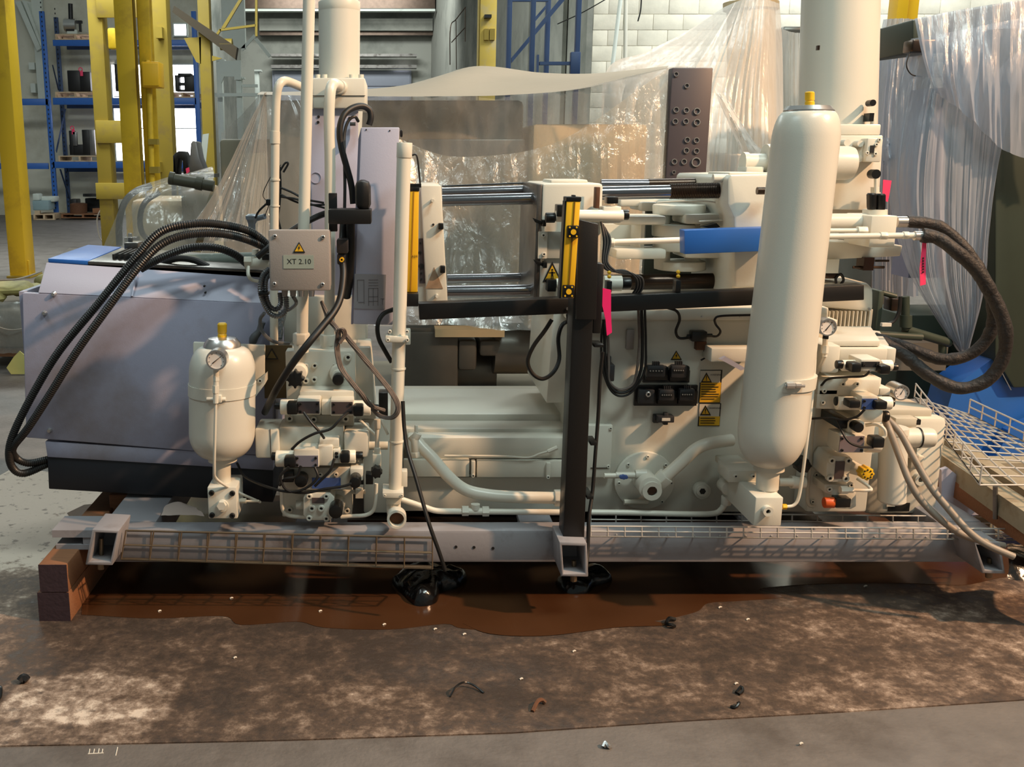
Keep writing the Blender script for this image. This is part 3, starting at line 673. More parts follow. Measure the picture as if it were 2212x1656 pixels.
part(t, 'tank', BLP, bx(70, 433, 105, 454, 26.3, 26.8), bev=.02); part(t, 'top_casting', WHITEC, bx(70, 418, 84, 433, 26.3, 26.6), bx(84, 424, 118, 436, 26.5, 26.9), bev=.03); part(t, 'plug', PAL, bx(75, 455, 86, 464, 26.22, 26.3))
t = thing('casting_pile', 'rusty gear housing and dark castings on the floor pallet', 'castings', W(180, 462, 26.4))
part(t, 'housing', RUST, lt([(170, 460, 18), (170, 440, 18), (170, 438, 12)], 26.6)); part(t, 'plate', DIE, lt([(204, 424, 24), (204, 418, 24)], 26.7)); part(t, 'block', DIE, bx(150, 430, 165, 460, 26.8, 27.2), bx(184, 428, 226, 458, 26.9, 27.3), bev=.02); part(t, 'crate', WOOD, bx(200, 450, 222, 460, 26.4, 26.6))
solo('coiled_hose', 'thin pale hose hanging beside the dull yellow column', 'hose', CABLE, tb([(224, 416, 18), (217, 430, 18), (220, 446, 18), (210, 472, 18), (214, 508, 18), (226, 527, 18)], 1.6, 6))
# ================================================================ wrapped machines behind
t = thing('background_machine', 'beige machine cabinet under clear polythene behind the clamp', 'machine', W(1000, 900, 5.6))
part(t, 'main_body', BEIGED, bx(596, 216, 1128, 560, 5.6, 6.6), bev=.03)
part(t, 'window_frame', STAIN, bx(880, 300, 1132, 470, 5.56, 5.6), bev=.01)
part(t, 'dark_opening', DARK, bx(960, 345, 1120, 640, 5.53, 5.57))
part(t, 'side_cabinet', BEIGE, bx(1145, 268, 1388, 712, 5.45, 6.2), bev=.02)
part(t, 'control_panel', mat('control_panel_dark', (66, 58, 62), .45), bx(1440, 146, 1527, 560, 5.02, 5.09), bev=.006)
for x, y, r in [(1461, 160, 5), (1484, 185, 5), (1461, 237, 6), (1483, 238, 6), (1506, 240, 7), (1459, 262, 6), (1482, 262, 6), (1506, 264, 7), (1485, 302, 6), (1505, 303, 6), (1483, 325, 6), (1505, 326, 6), (1457, 349, 6), (1478, 349, 6), (1504, 350, 10), (1456, 372, 4)]:
    part(t, 'push_button_ring', ALU, annulus(x, y, r, r*.8, 5.012, 5.02, 16))
part(t, 'lower_drum', STAIN, xc(1065, 1260, 752, 55, 5.75, 28), xc(866, 1066, 800, 70, 6.0, 28))
part(t, 'lower_block', mat('dark_grey_steel', (98, 94, 86), .45, metal=.2, var=.35, vscale=5), bx(866, 715, 990, 860, 5.6, 6.2), bx(990, 735, 1030, 800, 5.6, 6.2), bx(1036, 735, 1082, 770, 5.6, 6.2), bev=.02)  # dark grey steel with random tone variation
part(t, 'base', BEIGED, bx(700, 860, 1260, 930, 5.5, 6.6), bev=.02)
part(t, 'pipe_rail', BEIGE, bx(940, 712, 1090, 728, 5.55, 5.7))
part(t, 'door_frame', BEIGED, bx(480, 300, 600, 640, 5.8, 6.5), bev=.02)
part(t, 'side_door', BEIGE, bx(520, 330, 580, 520, 5.76, 5.8), bev=.01)
# polythene over it
c1 = thing('polythene_cover', 'clear polythene sheet draped over the machine behind the clamp', 'plastic sheet', W(900, 860, 5.3))
part(c1, 'front_drop', FILM, sheet([[(556, 205, 5.5), (680, 207, 5.4), (800, 208, 5.38), (940, 208, 5.38), (1080, 206, 5.4), (1250, 190, 5.3), (1442, 146, 5.12), (1532, 150, 5.12)],
    [(510, 330, 5.45), (650, 330, 5.35), (800, 320, 5.42), (940, 330, 5.45), (1080, 318, 5.38), (1250, 300, 5.35), (1440, 300, 5.1), (1532, 300, 5.1)],
    [(450, 480, 5.35), (640, 480, 5.3), (800, 470, 5.34), (940, 460, 5.36), (1080, 470, 5.33), (1250, 470, 5.33), (1440, 470, 5.1), (1532, 470, 5.1)],
    [(430, 560, 5.2), (640, 600, 5.2), (800, 620, 5.22), (940, 620, 5.22), (1080, 620, 5.22), (1250, 620, 5.22), (1440, 620, 5.1), (1532, 620, 5.1)],
    [(430, 640, 5.1), (640, 690, 5.1), (800, 706, 5.12), (940, 700, 5.12), (1080, 712, 5.12), (1250, 712, 5.12), (1440, 710, 5.1), (1532, 710, 5.1)]], 22, 12, .03, 3.2, 1.0, (11, .03)))
part(c1, 'top_drape', mat('dusty_polythene_top', (150, 142, 126), .5, var=.06, vscale=3, bump=.3, bscale=9), sheet([[(556, 204, 5.5), (680, 207, 5.4), (800, 208, 5.38), (940, 208, 5.38), (1080, 206, 5.4), (1250, 192, 5.3), (1442, 148, 5.15)],
    [(560, 200, 6.0), (700, 196, 6.0), (840, 190, 6.0), (960, 170, 6.0), (1080, 176, 6.0), (1250, 172, 5.7), (1442, 145, 5.3)],
    [(565, 198, 6.6), (720, 200, 6.6), (900, 180, 6.6), (1025, 143, 6.6), (1170, 157, 6.5), (1290, 158, 6.3), (1445, 142, 5.6)]], 10, 8, .01, 4, 4.0))
part(c1, 'left_fan', FILM, sheet([[(573, 200, 5.5), (574, 200, 5.5), (575, 199, 5.52), (576, 199, 5.54)],
    [(470, 400, 5.1), (500, 410, 5.18), (540, 400, 5.1), (580, 400, 5.2)],
    [(412, 490, 4.9), (460, 520, 5.0), (520, 520, 4.88), (580, 520, 5.0)]], 26, 12, .012, 5, 9.0, (14, .07)))
part(c1, 'loose_fold', film('clear_polythene_fold', (210, 198, 174), .34, .08, 16, .7, (1, 1, .6), .2), sheet([[(860, 300, 5.3), (960, 336, 5.26), (1080, 334, 5.2), (1180, 316, 5.12), (1262, 276, 5.08), (1350, 214, 5.05), (1444, 146, 5.05)],
    [(870, 400, 5.22), (960, 430, 5.2), (1080, 430, 5.14), (1180, 420, 5.08), (1262, 400, 5.02), (1350, 390, 5.02), (1444, 380, 5.02)],
    [(870, 640, 5.15), (960, 660, 5.12), (1080, 660, 5.1), (1180, 660, 5.06), (1262, 660, 5.0), (1350, 660, 5.0), (1444, 660, 5.0)]], 22, 12, .02, 4, 20.0, (16, .035)))
part(c1, 'side_face', FILM, sheet([[(560, 204, 5.5), (520, 250, 6.0), (478, 288, 6.6)], [(540, 340, 5.5), (505, 350, 6.0), (474, 370, 6.6)], [(470, 480, 5.4), (470, 480, 6.0), (472, 480, 6.6)]], 8, 8, .015, 5, 2.0))
# tall wrapped column machine
t = thing('background_column', 'cream upright cylinder under milky polythene', 'machine', W(1620, 560, 7.2))
part(t, 'cylinder', BEIGE, lt([(1625, 620, 52), (1622, 20, 50)], 7.2)); part(t, 'head_plate', BEIGE, lt([(1622, 22, 58), (1622, 6, 58)], 7.2)); part(t, 'cabinet', STAIN, bx(1526, 330, 1600, 560, 6.9, 7.4), bev=.02)
c2 = thing('polythene_cover', 'milky polythene tent over the tall column behind the clamp', 'plastic sheet', W(1580, 560, 6.6))
part(c2, 'tent', FILMW, sheet([[(1560, 18, 7.0), (1590, 4, 6.8), (1625, -6, 6.7), (1660, 0, 6.7), (1684, 8, 7.0)],
    [(1480, 70, 6.8), (1545, 90, 6.5), (1610, 90, 6.4), (1655, 90, 6.45), (1690, 90, 6.8)],
    [(1395, 112, 6.6), (1500, 180, 6.3), (1590, 200, 6.25), (1650, 200, 6.3), (1692, 200, 6.7)],
    [(1310, 154, 6.5), (1470, 280, 6.2), (1580, 320, 6.15), (1650, 320, 6.2), (1694, 320, 6.6)],
    [(1300, 320, 6.4), (1450, 420, 6.1), (1570, 470, 6.1), (1650, 470, 6.15), (1696, 470, 6.6)]], 24, 12, .02, 3, 3.0, (20, .05)))
part(c2, 'gathered_bag', FILMW, sheet([[(1545, 200, 6.0), (1556, 204, 5.95), (1570, 210, 6.0)], [(1575, 270, 5.95), (1590, 268, 5.85), (1605, 270, 5.95)], [(1600, 330, 5.95), (1618, 322, 5.8), (1640, 318, 5.95)], [(1610, 400, 6), (1640, 380, 5.85), (1680, 330, 6)]], 8, 8, .06, 14, 5.0))
# narrow film strips either side of the big cylinder
t = thing('background_machine', 'grey wrapped head seen left of the big cream cylinder', 'machine', W(1712, 400, 7.6))
part(t, 'head', STAIN, bx(1691, 56, 1760, 74, 7.6, 8.2), bev=.02); part(t, 'body', WHITEC, bx(1696, 76, 1760, 785, 7.7, 8.2))
c = thing('polythene_cover', 'narrow milky polythene strip left of the big cream cylinder', 'plastic sheet', W(1712, 400, 7.4))
part(c, 'strip', FILMW, sheet([[(1689, 62, 7.5), (1715, 70, 7.4), (1765, 72, 7.5)], [(1690, 240, 7.5), (1715, 240, 7.35), (1765, 240, 7.5)], [(1690, 480, 7.5), (1715, 480, 7.4), (1765, 480, 7.5)]], 20, 8, .01, 9, 1.0, (10, .06)))
c = thing('polythene_cover', 'grey pleated polythene behind the big cream cylinder', 'plastic sheet', W(1935, 560, 6.6))
part(c, 'pleats', FILMB, sheet([[(1908, 42, 6.8), (1930, 40, 6.7), (1960, 40, 6.7), (1990, 44, 6.8)], [(1892, 150, 6.7), (1920, 160, 6.55), (1950, 160, 6.6), (1985, 160, 6.7)], [(1880, 300, 6.6), (1910, 310, 6.45), (1945, 310, 6.5), (1985, 310, 6.6)], [(1880, 640, 6.5), (1905, 640, 6.3), (1945, 640, 6.4), (1985, 640, 6.5)]], 24, 10, .02, 9, 6.0, (14, .07)))
part(c, 'tied_knot', FILMB, sheet([[(1905, 300, 5.0), (1916, 296, 4.95), (1928, 304, 5.0)], [(1902, 330, 5.0), (1918, 326, 4.9), (1930, 336, 5.0)], [(1904, 352, 5.0), (1918, 360, 4.95), (1926, 372, 5.0)]], 8, 8, .05, 22, 3.0))
part(c, 'inner_machine', STAIN, bx(1905, 60, 1990, 700, 7.0, 7.6), bev=.02)
# big wrapped press on the right edge
t = thing('background_press', 'dark green press frame with blue base at the right edge', 'machine', W(2190, 1000, 4.6))
part(t, 'top_beam', GREEN, pr([(1972, 42), (2330, -20), (2330, 66), (1972, 112)], 5.0, 5.6), bev=.01)
part(t, 'lamp_box', OILY, bx(1972, 84, 2030, 112, 4.9, 5.0), bev=.01)
part(t, 'side_frame', GREEN, pr([(2150, 60), (2400, 60), (2400, 830), (2190, 838), (2150, 770)], 4.75, 5.2), bev=.01)
part(t, 'inner_panel', mat('grey_blue_panel', (128, 128, 150), .6, var=.1), bx(1985, 190, 2150, 600, 5.6, 5.8))
part(t, 'lower_frame', GREEN, bx(1940, 680, 2160, 862, 5.2, 5.6), bev=.01)
part(t, 'frame_edge_trim', ALU, ln((2165, 806, 4.72), (2184, 842, 4.72), 1.0, 6))
part(t, 'blue_base', BLUE, pr([(2046, 884), (2060, 836), (2150, 770), (2420, 756), (2420, 1020), (2120, 1004), (2062, 940)], 4.8, 5.0))
part(t, 'blue_gusset', BLUE, pr([(2180, 930), (2420, 820), (2420, 1060), (2140, 1010)], 4.72, 4.78))
c = thing('polythene_cover', 'bluish polythene hanging to a point in front of the green press', 'plastic sheet', W(2080, 760, 4.7))
part(c, 'hanging_sheet', FILMB, sheet([[(1968, 84, 5.0), (2030, 74, 4.9), (2100, 60, 4.85), (2180, 44, 4.8), (2290, 26, 4.75)],
    [(1940, 200, 4.95), (2000, 210, 4.8), (2060, 215, 4.75), (2130, 215, 4.72), (2200, 180, 4.7)],
    [(1916, 380, 4.9), (1975, 400, 4.74), (2045, 410, 4.7), (2110, 410, 4.68), (2160, 330, 4.68)],
    [(1950, 560, 4.85), (1990, 580, 4.72), (2050, 590, 4.68), (2100, 580, 4.66), (2136, 500, 4.66)],
    [(2010, 670, 4.75), (2035, 690, 4.7), (2070, 700, 4.66), (2100, 680, 4.64), (2126, 620, 4.64)],
    [(2068, 756, 4.68), (2074, 760, 4.66), (2080, 762, 4.64), (2086, 758, 4.62), (2094, 745, 4.62)]], 30, 12, .02, 4, 8.0, (20, .022)))
part(c, 'upper_drape', FILMB, sheet([[(1975, 40, 4.8), (2080, 20, 4.75), (2180, 4, 4.7), (2330, -16, 4.7)], [(1990, 120, 4.75), (2080, 150, 4.66), (2180, 160, 4.62), (2330, 150, 4.6)], [(2010, 190, 4.75), (2090, 250, 4.66), (2180, 330, 4.6), (2330, 360, 4.6)]], 20, 10, .015, 5, 2.0, (14, .03)))
part(c, 'inner_cable', RUB, tb([(1966, 112, 4.92), (1958, 140, 4.9), (1968, 160, 4.9), (1990, 166, 4.9)], 1.4, 6))
t = thing('green_trolley', 'dark green tubular frame beside the electric motor', 'frame', W(1960, 740, 4.6))
part(t, 'upright', GREEN, bx(1894, 628, 1906, 722, 4.55, 4.65), bev=.006)
part(t, 'upright', GREEN, ln((1955, 640, 4.6), (1956, 712, 4.6), 9), ln((1906, 632, 4.6), (1935, 640, 4.6), 6))
part(t, 'cross_tube', GREEN, ln((1892, 722, 4.55), (1990, 728, 4.6), 8), ln((1956, 712, 4.6), (2050, 740, 4.7), 10), ln((2035, 728, 4.7), (2036, 765, 4.7), 8))
part(t, 'clamp_collar', GREEN, lt([(1956, 706, 13), (1956, 680, 13)], 4.6, 16)); part(t, 'socket', OILY, bx(1926, 645, 1945, 672, 4.56, 4.64), bev=.006)
part(t, 'cable', RUB, tb([(1945, 640, 4.5), (1942, 672, 4.5), (1930, 694, 4.5), (1908, 702, 4.5)], 4, 8)); part(t, 'shelf', STAIN, bx(1896, 740, 2046, 800, 4.85, 5.1)); part(t, 'label_tab', SIGNW, bx(1906, 698, 1926, 705, 4.48, 4.5))
# left wrapped hose reel
t = thing('hose_reel_machine', 'beige machine with black hoop hoses under polythene at the left', 'machine', W(340, 560, 7.6))
part(t, 'body', BEIGE, bx(290, 430, 470, 790, 7.6, 8.4), bev=.05); part(t, 'panel', BEIGED, bx(392, 400, 470, 520, 7.5, 7.6), bev=.02)
part(t, 'hoop_hose', RUB, tb([(258, 530, 7.3), (258, 480, 7.3), (268, 440, 7.3), (290, 415, 7.3), (325, 402, 7.4)], 7, 10)); part(t, 'hoop_hose', RUB, tb([(322, 520, 7.4), (306, 500, 7.4), (303, 465, 7.4), (315, 435, 7.4), (345, 415, 7.4)], 6, 10))
part(t, 'pipe', mat('olive_pipe', (66, 64, 50), .5), ln((368, 386, 6.6), (462, 402, 6.6), 12), ln((366, 384, 6.6), (376, 386, 6.6), 14), ln((424, 394, 6.6), (438, 397, 6.6), 15))
part(t, 'valve_post', STEEL, bx(268, 512, 296, 540, 7.0, 7.1), ln((281, 514, 7.05), (281, 503, 7.05), 5), bev=.008)
c = thing('polythene_cover', 'clear polythene dome over the black hoop hoses at the left', 'plastic sheet', W(330, 560, 7.0))
part(c, 'dome', FILM, sheet([[(345, 388, 7.4), (370, 380, 7.3), (410, 372, 7.3), (462, 358, 7.4)], [(282, 412, 7.1), (330, 410, 6.9), (390, 405, 6.85), (458, 400, 7.0)], [(245, 480, 7.0), (300, 470, 6.75), (370, 465, 6.75), (440, 460, 6.9)], [(222, 545, 6.9), (300, 555, 6.7), (370, 555, 6.7), (420, 540, 6.8)]], 12, 10, .05, 5, 7.0))
# bundle on the floor at the left
t = thing('wrapped_bundle', 'film-wrapped crate topped with muddy sacking left of the cabinet', 'bundle', WZ(20, 770))
part(t, 'crate', mat('brown_bundle_goods', (112, 100, 84), .8, var=.4, vscale=6), bx(-90, 668, 92, 752, 7.2, 8.4), bev=.04)  # dull brown goods with random tone variation
part(t, 'film_wrap', FILM, sheet([[(-90, 640, 7.14), (0, 650, 7.1), (60, 655, 7.12), (110, 650, 7.2)], [(-90, 700, 7.12), (0, 700, 7.06), (60, 700, 7.08), (110, 700, 7.2)], [(-90, 760, 7.12), (0, 764, 7.08), (60, 762, 7.1), (110, 758, 7.2)]], 10, 10, .05, 7, 3.0))
part(t, 'bearer', WOOD, bx(-90, 752, 92, 770, 7.25, 7.6))
def lump(px, py, rx, ry, Y, sd):
    c = W(px, py, Y); s = ppm(px, py, Y); V, Fc = [], []; n, m = 14, 8
    for j in range(m+1):
        for i in range(n):
            a, b = 2*pi*i/n, pi*j/m-pi/2; d = Vector((cos(a)*cos(b)*rx/s, sin(a)*cos(b)*rx/s*.8, sin(b)*ry/s)); d *= 1+.35*noise.noise(d*9+Vector((sd, 0, 0))); V.append(c+d)
    for j in range(m):
        for i in range(n): Fc.append((j*n+i, j*n+(i+1) % n, (j+1)*n+(i+1) % n, (j+1)*n+i))
    return V, Fc
part(t, 'sacking', YGRN, lump(10, 622, 60, 16, 7.4, 1), lump(70, 628, 46, 14, 7.6, 2), lump(-30, 634, 50, 22, 7.3, 3), lump(92, 606, 20, 14, 8.2, 5))
part(t, 'strap', CABLE, tb([(-20, 700, 7.0), (20, 712, 7.02), (60, 708, 7.05), (100, 700, 7.1)], 1.6, 6), tb([(-20, 606, 7.2), (40, 602, 7.2), (90, 586, 7.6)], 2, 6))
solo('leaf_scrap', 'pale yellow paper scrap on the floor left of the cabinet', 'scrap', mat('yellow_scrap', (196, 186, 112), .7, var=.2), pr([(14, 794), (30, 770), (42, 758), (52, 766), (54, 808), (24, 808)], 6.98, 6.99))
# whitewashed timber crate base on the right
t = thing('crate_skid', 'whitewashed timber skid behind the right end of the base', 'skid', WZ(2160, 1150))
TIM = mat('whitewashed_timber', (150, 143, 124), .8, var=.2, vscale=10, dirt=(110, 92, 66), dscale=6, damt=.36)
def zbar(a, b, w, z0, z1):
    p, q = WZ(a[0], a[1], z1), WZ(b[0], b[1], z1); d = (q-p).normalized(); n = Vector((-d.y, d.x, 0))*w
    return prism([p, q, q+n, p+n], Vector((0, 0, z0-z1)))
part(t, 'deck_board', TIM, zbar((2000, 960), (2220, 1110), .07, .33, .40)); part(t, 'deck_board', TIM, zbar((2040, 950), (2280, 1100), .07, .33, .40)); part(t, 'deck_board', WOOD, zbar((2010, 1005), (2230, 1150), .07, .28, .34))
part(t, 'bearer', TIM, bx(2060, 1000, 2330, 1038, 3.9, 4.0)); part(t, 'bearer', TIM, bx(2160, 1070, 2400, 1108, 3.62, 3.72)); part(t, 'post', TIM, bx(2142, 1055, 2172, 1160, 3.56, 3.66), bev=.004)
part(t, 'grey_side_sheet', GREYP, pr([(2034, 1015), (2048, 1010), (2150, 1092), (2150, 1112), (2034, 1112)], 3.52, 3.54))
part(t, 'short_block', TIM, bx(2035, 960, 2096, 982, 4.05, 4.15), bx(2060, 990, 2110, 1005, 4.0, 4.1))
# ================================================================ machine base
BY = 3.20
BZ0, BZ1 = W(1100, 1216, BY).z, W(1100, 1145, BY).z
bxl, bxr = W(112, 1180, BY).x, W(2150, 1180, BY).x
b = thing('base_frame', 'long grey steel base frame carrying the whole machine', 'machine base', (0, 3.7, BZ0))
part(b, 'front_beam', BASEG, wb(bxl+.16, bxr, BY, BY+.09, BZ0, BZ1), bev=.012)
part(b, 'rear_beam', BASEG, wb(bxl+.10, bxr, 4.2, 4.34, BZ0, BZ1), bev=.012)
part(b, 'end_beam', BASEG, wb(bxl+.16, bxl+.34, BY+.09, 4.2, BZ0, BZ1), bev=.008)
part(b, 'end_beam', BASEG, wb(bxr-.16, bxr, BY+.09, 4.2, BZ0, BZ1), bev=.008)
for x in (-.35, .45, 1.25): part(b, 'cross_member', BASEG, wb(x, x+.12, BY+.09, 4.2, BZ0, BZ1-.03), bev=.006)
part(b, 'deck_plate', OILY, wb(bxl+1.0, bxr-.5, 3.42, 4.2, BZ1-.06, BZ1-.045))
xl0, xl1 = W(112, 1150, BY).x, W(196, 1150, BY).x
LZ = W(150, 1187, BY).z
lg = part(b, 'lifting_lug', BASEG, wb(xl0, xl1+.06, BY+.0, BY+.14, BZ1-.026, BZ1), wb(xl0+.01, xl1+.058, BY+.002, BY+.138, LZ, LZ+.018), wb(xl1-.03, xl1+.056, BY+.004, BY+.136, LZ+.003, BZ1-.003))
part(lg, 'lug_slot_back', DARK, wb(xl0+.03, xl1-.03, BY+.10, BY+.12, LZ+.018, BZ1-.026))
for x, y in ((985, 1181), (1024, 1182), (1065, 1184)): part(b, 'drilled_hole', DARK, yc(x, y, 3.2, BY-.002, BY+.01, 12))
def foot(pp, inner, bolt, Yf=3.05):
    """open channel foot: outline and opening in pixels at its mouth"""
    P = [W(x, y, Yf) for x, y in pp]; Q = [W(x, y, Yf) for x, y in inner]; V, Fc = [], []; n = 4; d = Vector((0, BY-Yf, 0))
    V = P+Q+[p+d for p in P]+[q+d*.96 for q in Q]
    for i in range(n):
        j = (i+1) % n; Fc += [(i, j, n+j, n+i), (i, 2*n+i, 2*n+j, j), (n+i, n+j, 3*n+j, 3*n+i)]
    Fc.append((3*n, 3*n+1, 3*n+2, 3*n+3))
    f = part(b, 'foot_bracket', BASEG, (V, Fc), bev=.004)
    x, y0, y1 = bolt
    part(f, 'levelling_bolt', WIRED, ln((x, y0, Yf+.06), (x, y1, Yf+.06), 5, 10), ln((x, y1+6, Yf+.06), (x, y1-1, Yf+.06), 9, 6), ln((x-1, y1+18, Yf+.06), (x-1, y1+6, Yf+.06), 7, 10))
foot([(199, 1143), (257, 1146), (243, 1221), (184, 1220)], [(206, 1150), (251, 1152), (238, 1213), (193, 1213)], (219, 1162, 1210))
foot([(1208, 1170), (1268, 1172), (1271, 1246), (1212, 1245)], [(1214, 1178), (1262, 1180), (1264, 1238), (1218, 1238)], (1240, 1210, 1236))
foot([(2104, 1168), (2160, 1172), (2172, 1239), (2122, 1238)], [(2109, 1176), (2155, 1180), (2166, 1232), (2128, 1231)], (2137, 1205, 1228))
# timber packing
def block(label, x0, x1, y0, y1, Y, d):
    t = thing('timber_block', label, 'timber', W((x0+x1)/2, y1, Y))
    g = bx(x0, y0, x1, y1, Y, Y+d); part(t, 'beam', WOOD, g, bev=.005); part(t, 'painted_end', WOODP, bx(x0+.6, y0+.6, x1-.6, y1-.6, Y-.002, Y))
yb = WZ(118, 1343).y
zb0 = W(118, 1280, yb).z
block('lower timber packing block with a purple painted end under the base', 82, 151, 1279, 1344, yb, .9)
block('upper timber packing block with a purple painted end under the base', 84, 146, 1219, 1278.5, yb, .9)
solo('timber_beam', 'dark brown timber under the lavender cabinet', 'timber', WOOD, bx(236, 1068, 346, 1118, 3.62, 4.2), bev=.006)
# ================================================================ wire mesh trays
def grid_wires(P, nu, nv, r):
    """P: 2x2 corner points [[a,b],[c,d]] ; returns lists of wires both ways"""
    (a, b_), (c, d) = P; L1, L2 = [], []
    for i in range(nv+1):
        t = i/nv; L1.append(cyl(a+(c-a)*t, b_+(d-b_)*t, r, 6))
    for j in range(nu+1):
        t = j/nu; L2.append(cyl(a+(b_-a)*t, c+(d-c)*t, r, 6))
    return L1, L2
t = thing('cable_tray', 'dirty wire mesh tray along the left half of the base front', 'wire tray', W(600, 1225, 3.1))
A, B_ = W(266, 1146, 3.19), W(934, 1162, 3.19); C, D = W(262, 1208, 3.10), W(934, 1228, 3.10); E, G_ = W(262, 1205, 3.19), W(934, 1222, 3.19)
l1, l2 = grid_wires([[A, B_], [E, G_]], 11, 2, .0026); part(t, 'back_mesh', WIRED, *(l1+l2))
l1, l2 = grid_wires([[E, G_], [C, D]], 11, 2, .0026); part(t, 'bottom_mesh', WIRED, *(l1+l2))
A2, B2 = W(272, 1145, 3.10), W(934, 1160, 3.10)
l1, l2 = grid_wires([[A2, B2], [C, D]], 11, 2, .0026); part(t, 'front_mesh', WIRED, *(l1+l2))
t = thing('cable_tray', 'bright wire mesh tray lying along the right half of the base', 'wire tray', W(1700, 1160, 3.2))
A, B_ = W(1276, 1107, 3.36), W(2200, 1116, 3.36); E, G_ = W(1276, 1136, 3.36), W(2200, 1144, 3.36); C, D = W(1276, 1158, 3.16), W(2230, 1166, 3.16); A3, B3 = W(1276, 1136, 3.16), W(2230, 1142, 3.16)
l1, l2 = grid_wires([[A, B_], [E, G_]], 17, 2, .0028); part(t, 'back_mesh', WIRE, *(l1+l2))
l1, l2 = grid_wires([[E, G_], [C, D]], 17, 4, .0028); part(t, 'bottom_mesh', WIRE, *(l1+l2))
l1, l2 = grid_wires([[A3, B3], [C, D]], 26, 2, .0028); part(t, 'front_mesh', WIRE, *(l1+l2))
t = thing('cable_tray', 'wide wire mesh tray sloping away at the right rear', 'wire tray', WZ(2120, 1047, .5))
Z = .52
a_, b2 = WZ(1975, 858, Z), WZ(2092, 894, Z); c_, d_ = WZ(2116, 1047, Z), WZ(2400, 1047, Z)
l1, l2 = grid_wires([[a_, b2], [c_, d_]], 7, 12, .003); part(t, 'bottom_mesh', WIRE, *(l1+l2))
up = Vector((0, 0, .06)); l1, l2 = grid_wires([[b2+up, d_+up], [b2, d_]], 9, 2, .003); part(t, 'side_mesh', WIRE, *(l1+l2))
l1, l2 = grid_wires([[a_+up, c_+up], [a_, c_]], 9, 2, .003); part(t, 'side_mesh', WIRE, *(l1+l2))
part(t, 'support_leg', STEEL, ln((2150, 1050, 3.2), (2150, 1120, 3.2), 5, 8))
# ================================================================ injection unit cabinet (left)
IY = 3.52
t = thing('injection_cabinet', 'lavender grey sheet metal cabinet at the left end of the machine', 'machine cabinet', W(300, 1060, IY))
def tilt(pp, Y, d=.02): return pr(pp, Y, Y+d)
part(t, 'main_panel', GREY, pr([(48, 632), (590, 656), (590, 985), (430, 975), (56, 945)], IY, IY+.03), bev=.004)
part(t, 'side_panel', GREY, wb(W(48, 800, IY).x, W(48, 800, IY).x+.02, IY+.03, 4.25, W(48, 945, IY).z, W(48, 632, IY).z))
part(t, 'toe_panel', GREY, pr([(97, 953), (590, 985), (590, 1016), (102, 987)], IY+.004, IY+.05), bev=.003)
part(t, 'plinth', NAVY, pr([(102, 986), (590, 1015), (590, 1085), (105, 1056)], IY+.01, 4.2), bev=.004)
part(t, 'core', GREY, wb(W(104, 800, IY).x, W(590, 800, IY).x, IY+.05, 4.2, W(300, 985, IY).z, W(300, 648, IY).z-.02))
# sloped upper panel
zt = W(300, 580, 3.60).z
V = [W(82, 632, IY), W(590, 656, IY), W(590, 600, 3.60), W(100, 566, 3.60)]
part(t, 'sloped_panel', GREYP, prism(V, Vector((0, .02, -.01))), bev=.003)
part(t, 'crease_rib', GREYP, ln((285, 640, IY-.002), (296, 590, 3.58), 2.5, 8))
for x, y in ((441, 618), (443, 632)): part(t, 'panel_hole', DARK, yc(x, y, 2.2, IY+.005, IY+.02, 10))
for x, y in ((94, 677), (114, 636), (105, 931)):
    part(t, 'dome_screw', ALU, lt([(x, y+4, 6), (x, y, 6)], IY, 12) if False else yc(x, y, 3.5, IY-.012, IY+.002, 14, 6.5))
part(t, 'top_deck', OILY, prism([W(104, 568, 3.60), W(590, 600, 3.60), W(590, 560, 4.15), W(150, 535, 4.15)], Vector((0, 0, -.03))))
bt = part(t, 'blue_lid', BLUE, prism([W(104, 567, 3.60), W(190, 572, 3.60), W(262, 541, 4.15), W(190, 536, 4.15)], Vector((0, 0, .015))), bev=.003)
part(t, 'drip_tray', STEEL, prism([W(190, 571, 3.60), W(575, 590, 3.60), W(570, 560, 4.12), W(262, 541, 4.12)], Vector((0, 0, .012))), bev=.003)
part(t, 'tray_grille', DARK, *[prism([W(243+i*12, 562-.3*i, 3.70), W(247+i*12, 562-.3*i, 3.70), W(277+i*10, 549, 3.9), W(273+i*10, 549, 3.9)], Vector((0, 0, .022))) for i in range(5)])
part(t, 'barrel_casting', mat('chipped_green_casting', (98, 106, 98), .5, var=.3, vscale=14, dirt=(176, 178, 170), dscale=12, damt=.3), xc(345, 560, 566, 16, 3.85, 16, 560), bev=.004)
part(t, 'valve_stub', STEEL, bx(268, 524, 298, 542, 3.95, 4.05), ln((282, 526, 4.0), (282, 512, 4.0), 5), bev=.004)
# hoses from the cabinet
HB = mat('spiral_rubber_hose', (30, 28, 27), .42, var=.25, vscale=30)
solo('hydraulic_hose', 'outer black spiral hose looping over the lavender cabinet', 'hose', HB, tb([(586, 535, 3.55), (540, 500, 3.50), (470, 484, 3.42), (410, 484, 3.36), (345, 502, 3.33), (290, 560, 3.32), (205, 664, 3.32), (130, 755, 3.34), (80, 835, 3.36), (36, 920, 3.38), (20, 970, 3.40), (26, 1008, 3.44), (52, 1022, 3.48), (102, 1002, 3.56)], 8.5, 12, 6, (.008, .0012)))
solo('hydraulic_hose', 'inner black spiral hose looping over the lavender cabinet', 'hose', HB, tb([(585, 540, 3.56), (530, 516, 3.48), (470, 504, 3.40), (400, 508, 3.34), (345, 530, 3.30), (296, 580, 3.28), (235, 662, 3.28), (165, 760, 3.30), (105, 856, 3.33), (60, 925, 3.36), (28, 966, 3.40), (34, 988, 3.46), (62, 1000, 3.50), (104, 992, 3.56)], 8.5, 12, 6, (.008, .0012)))
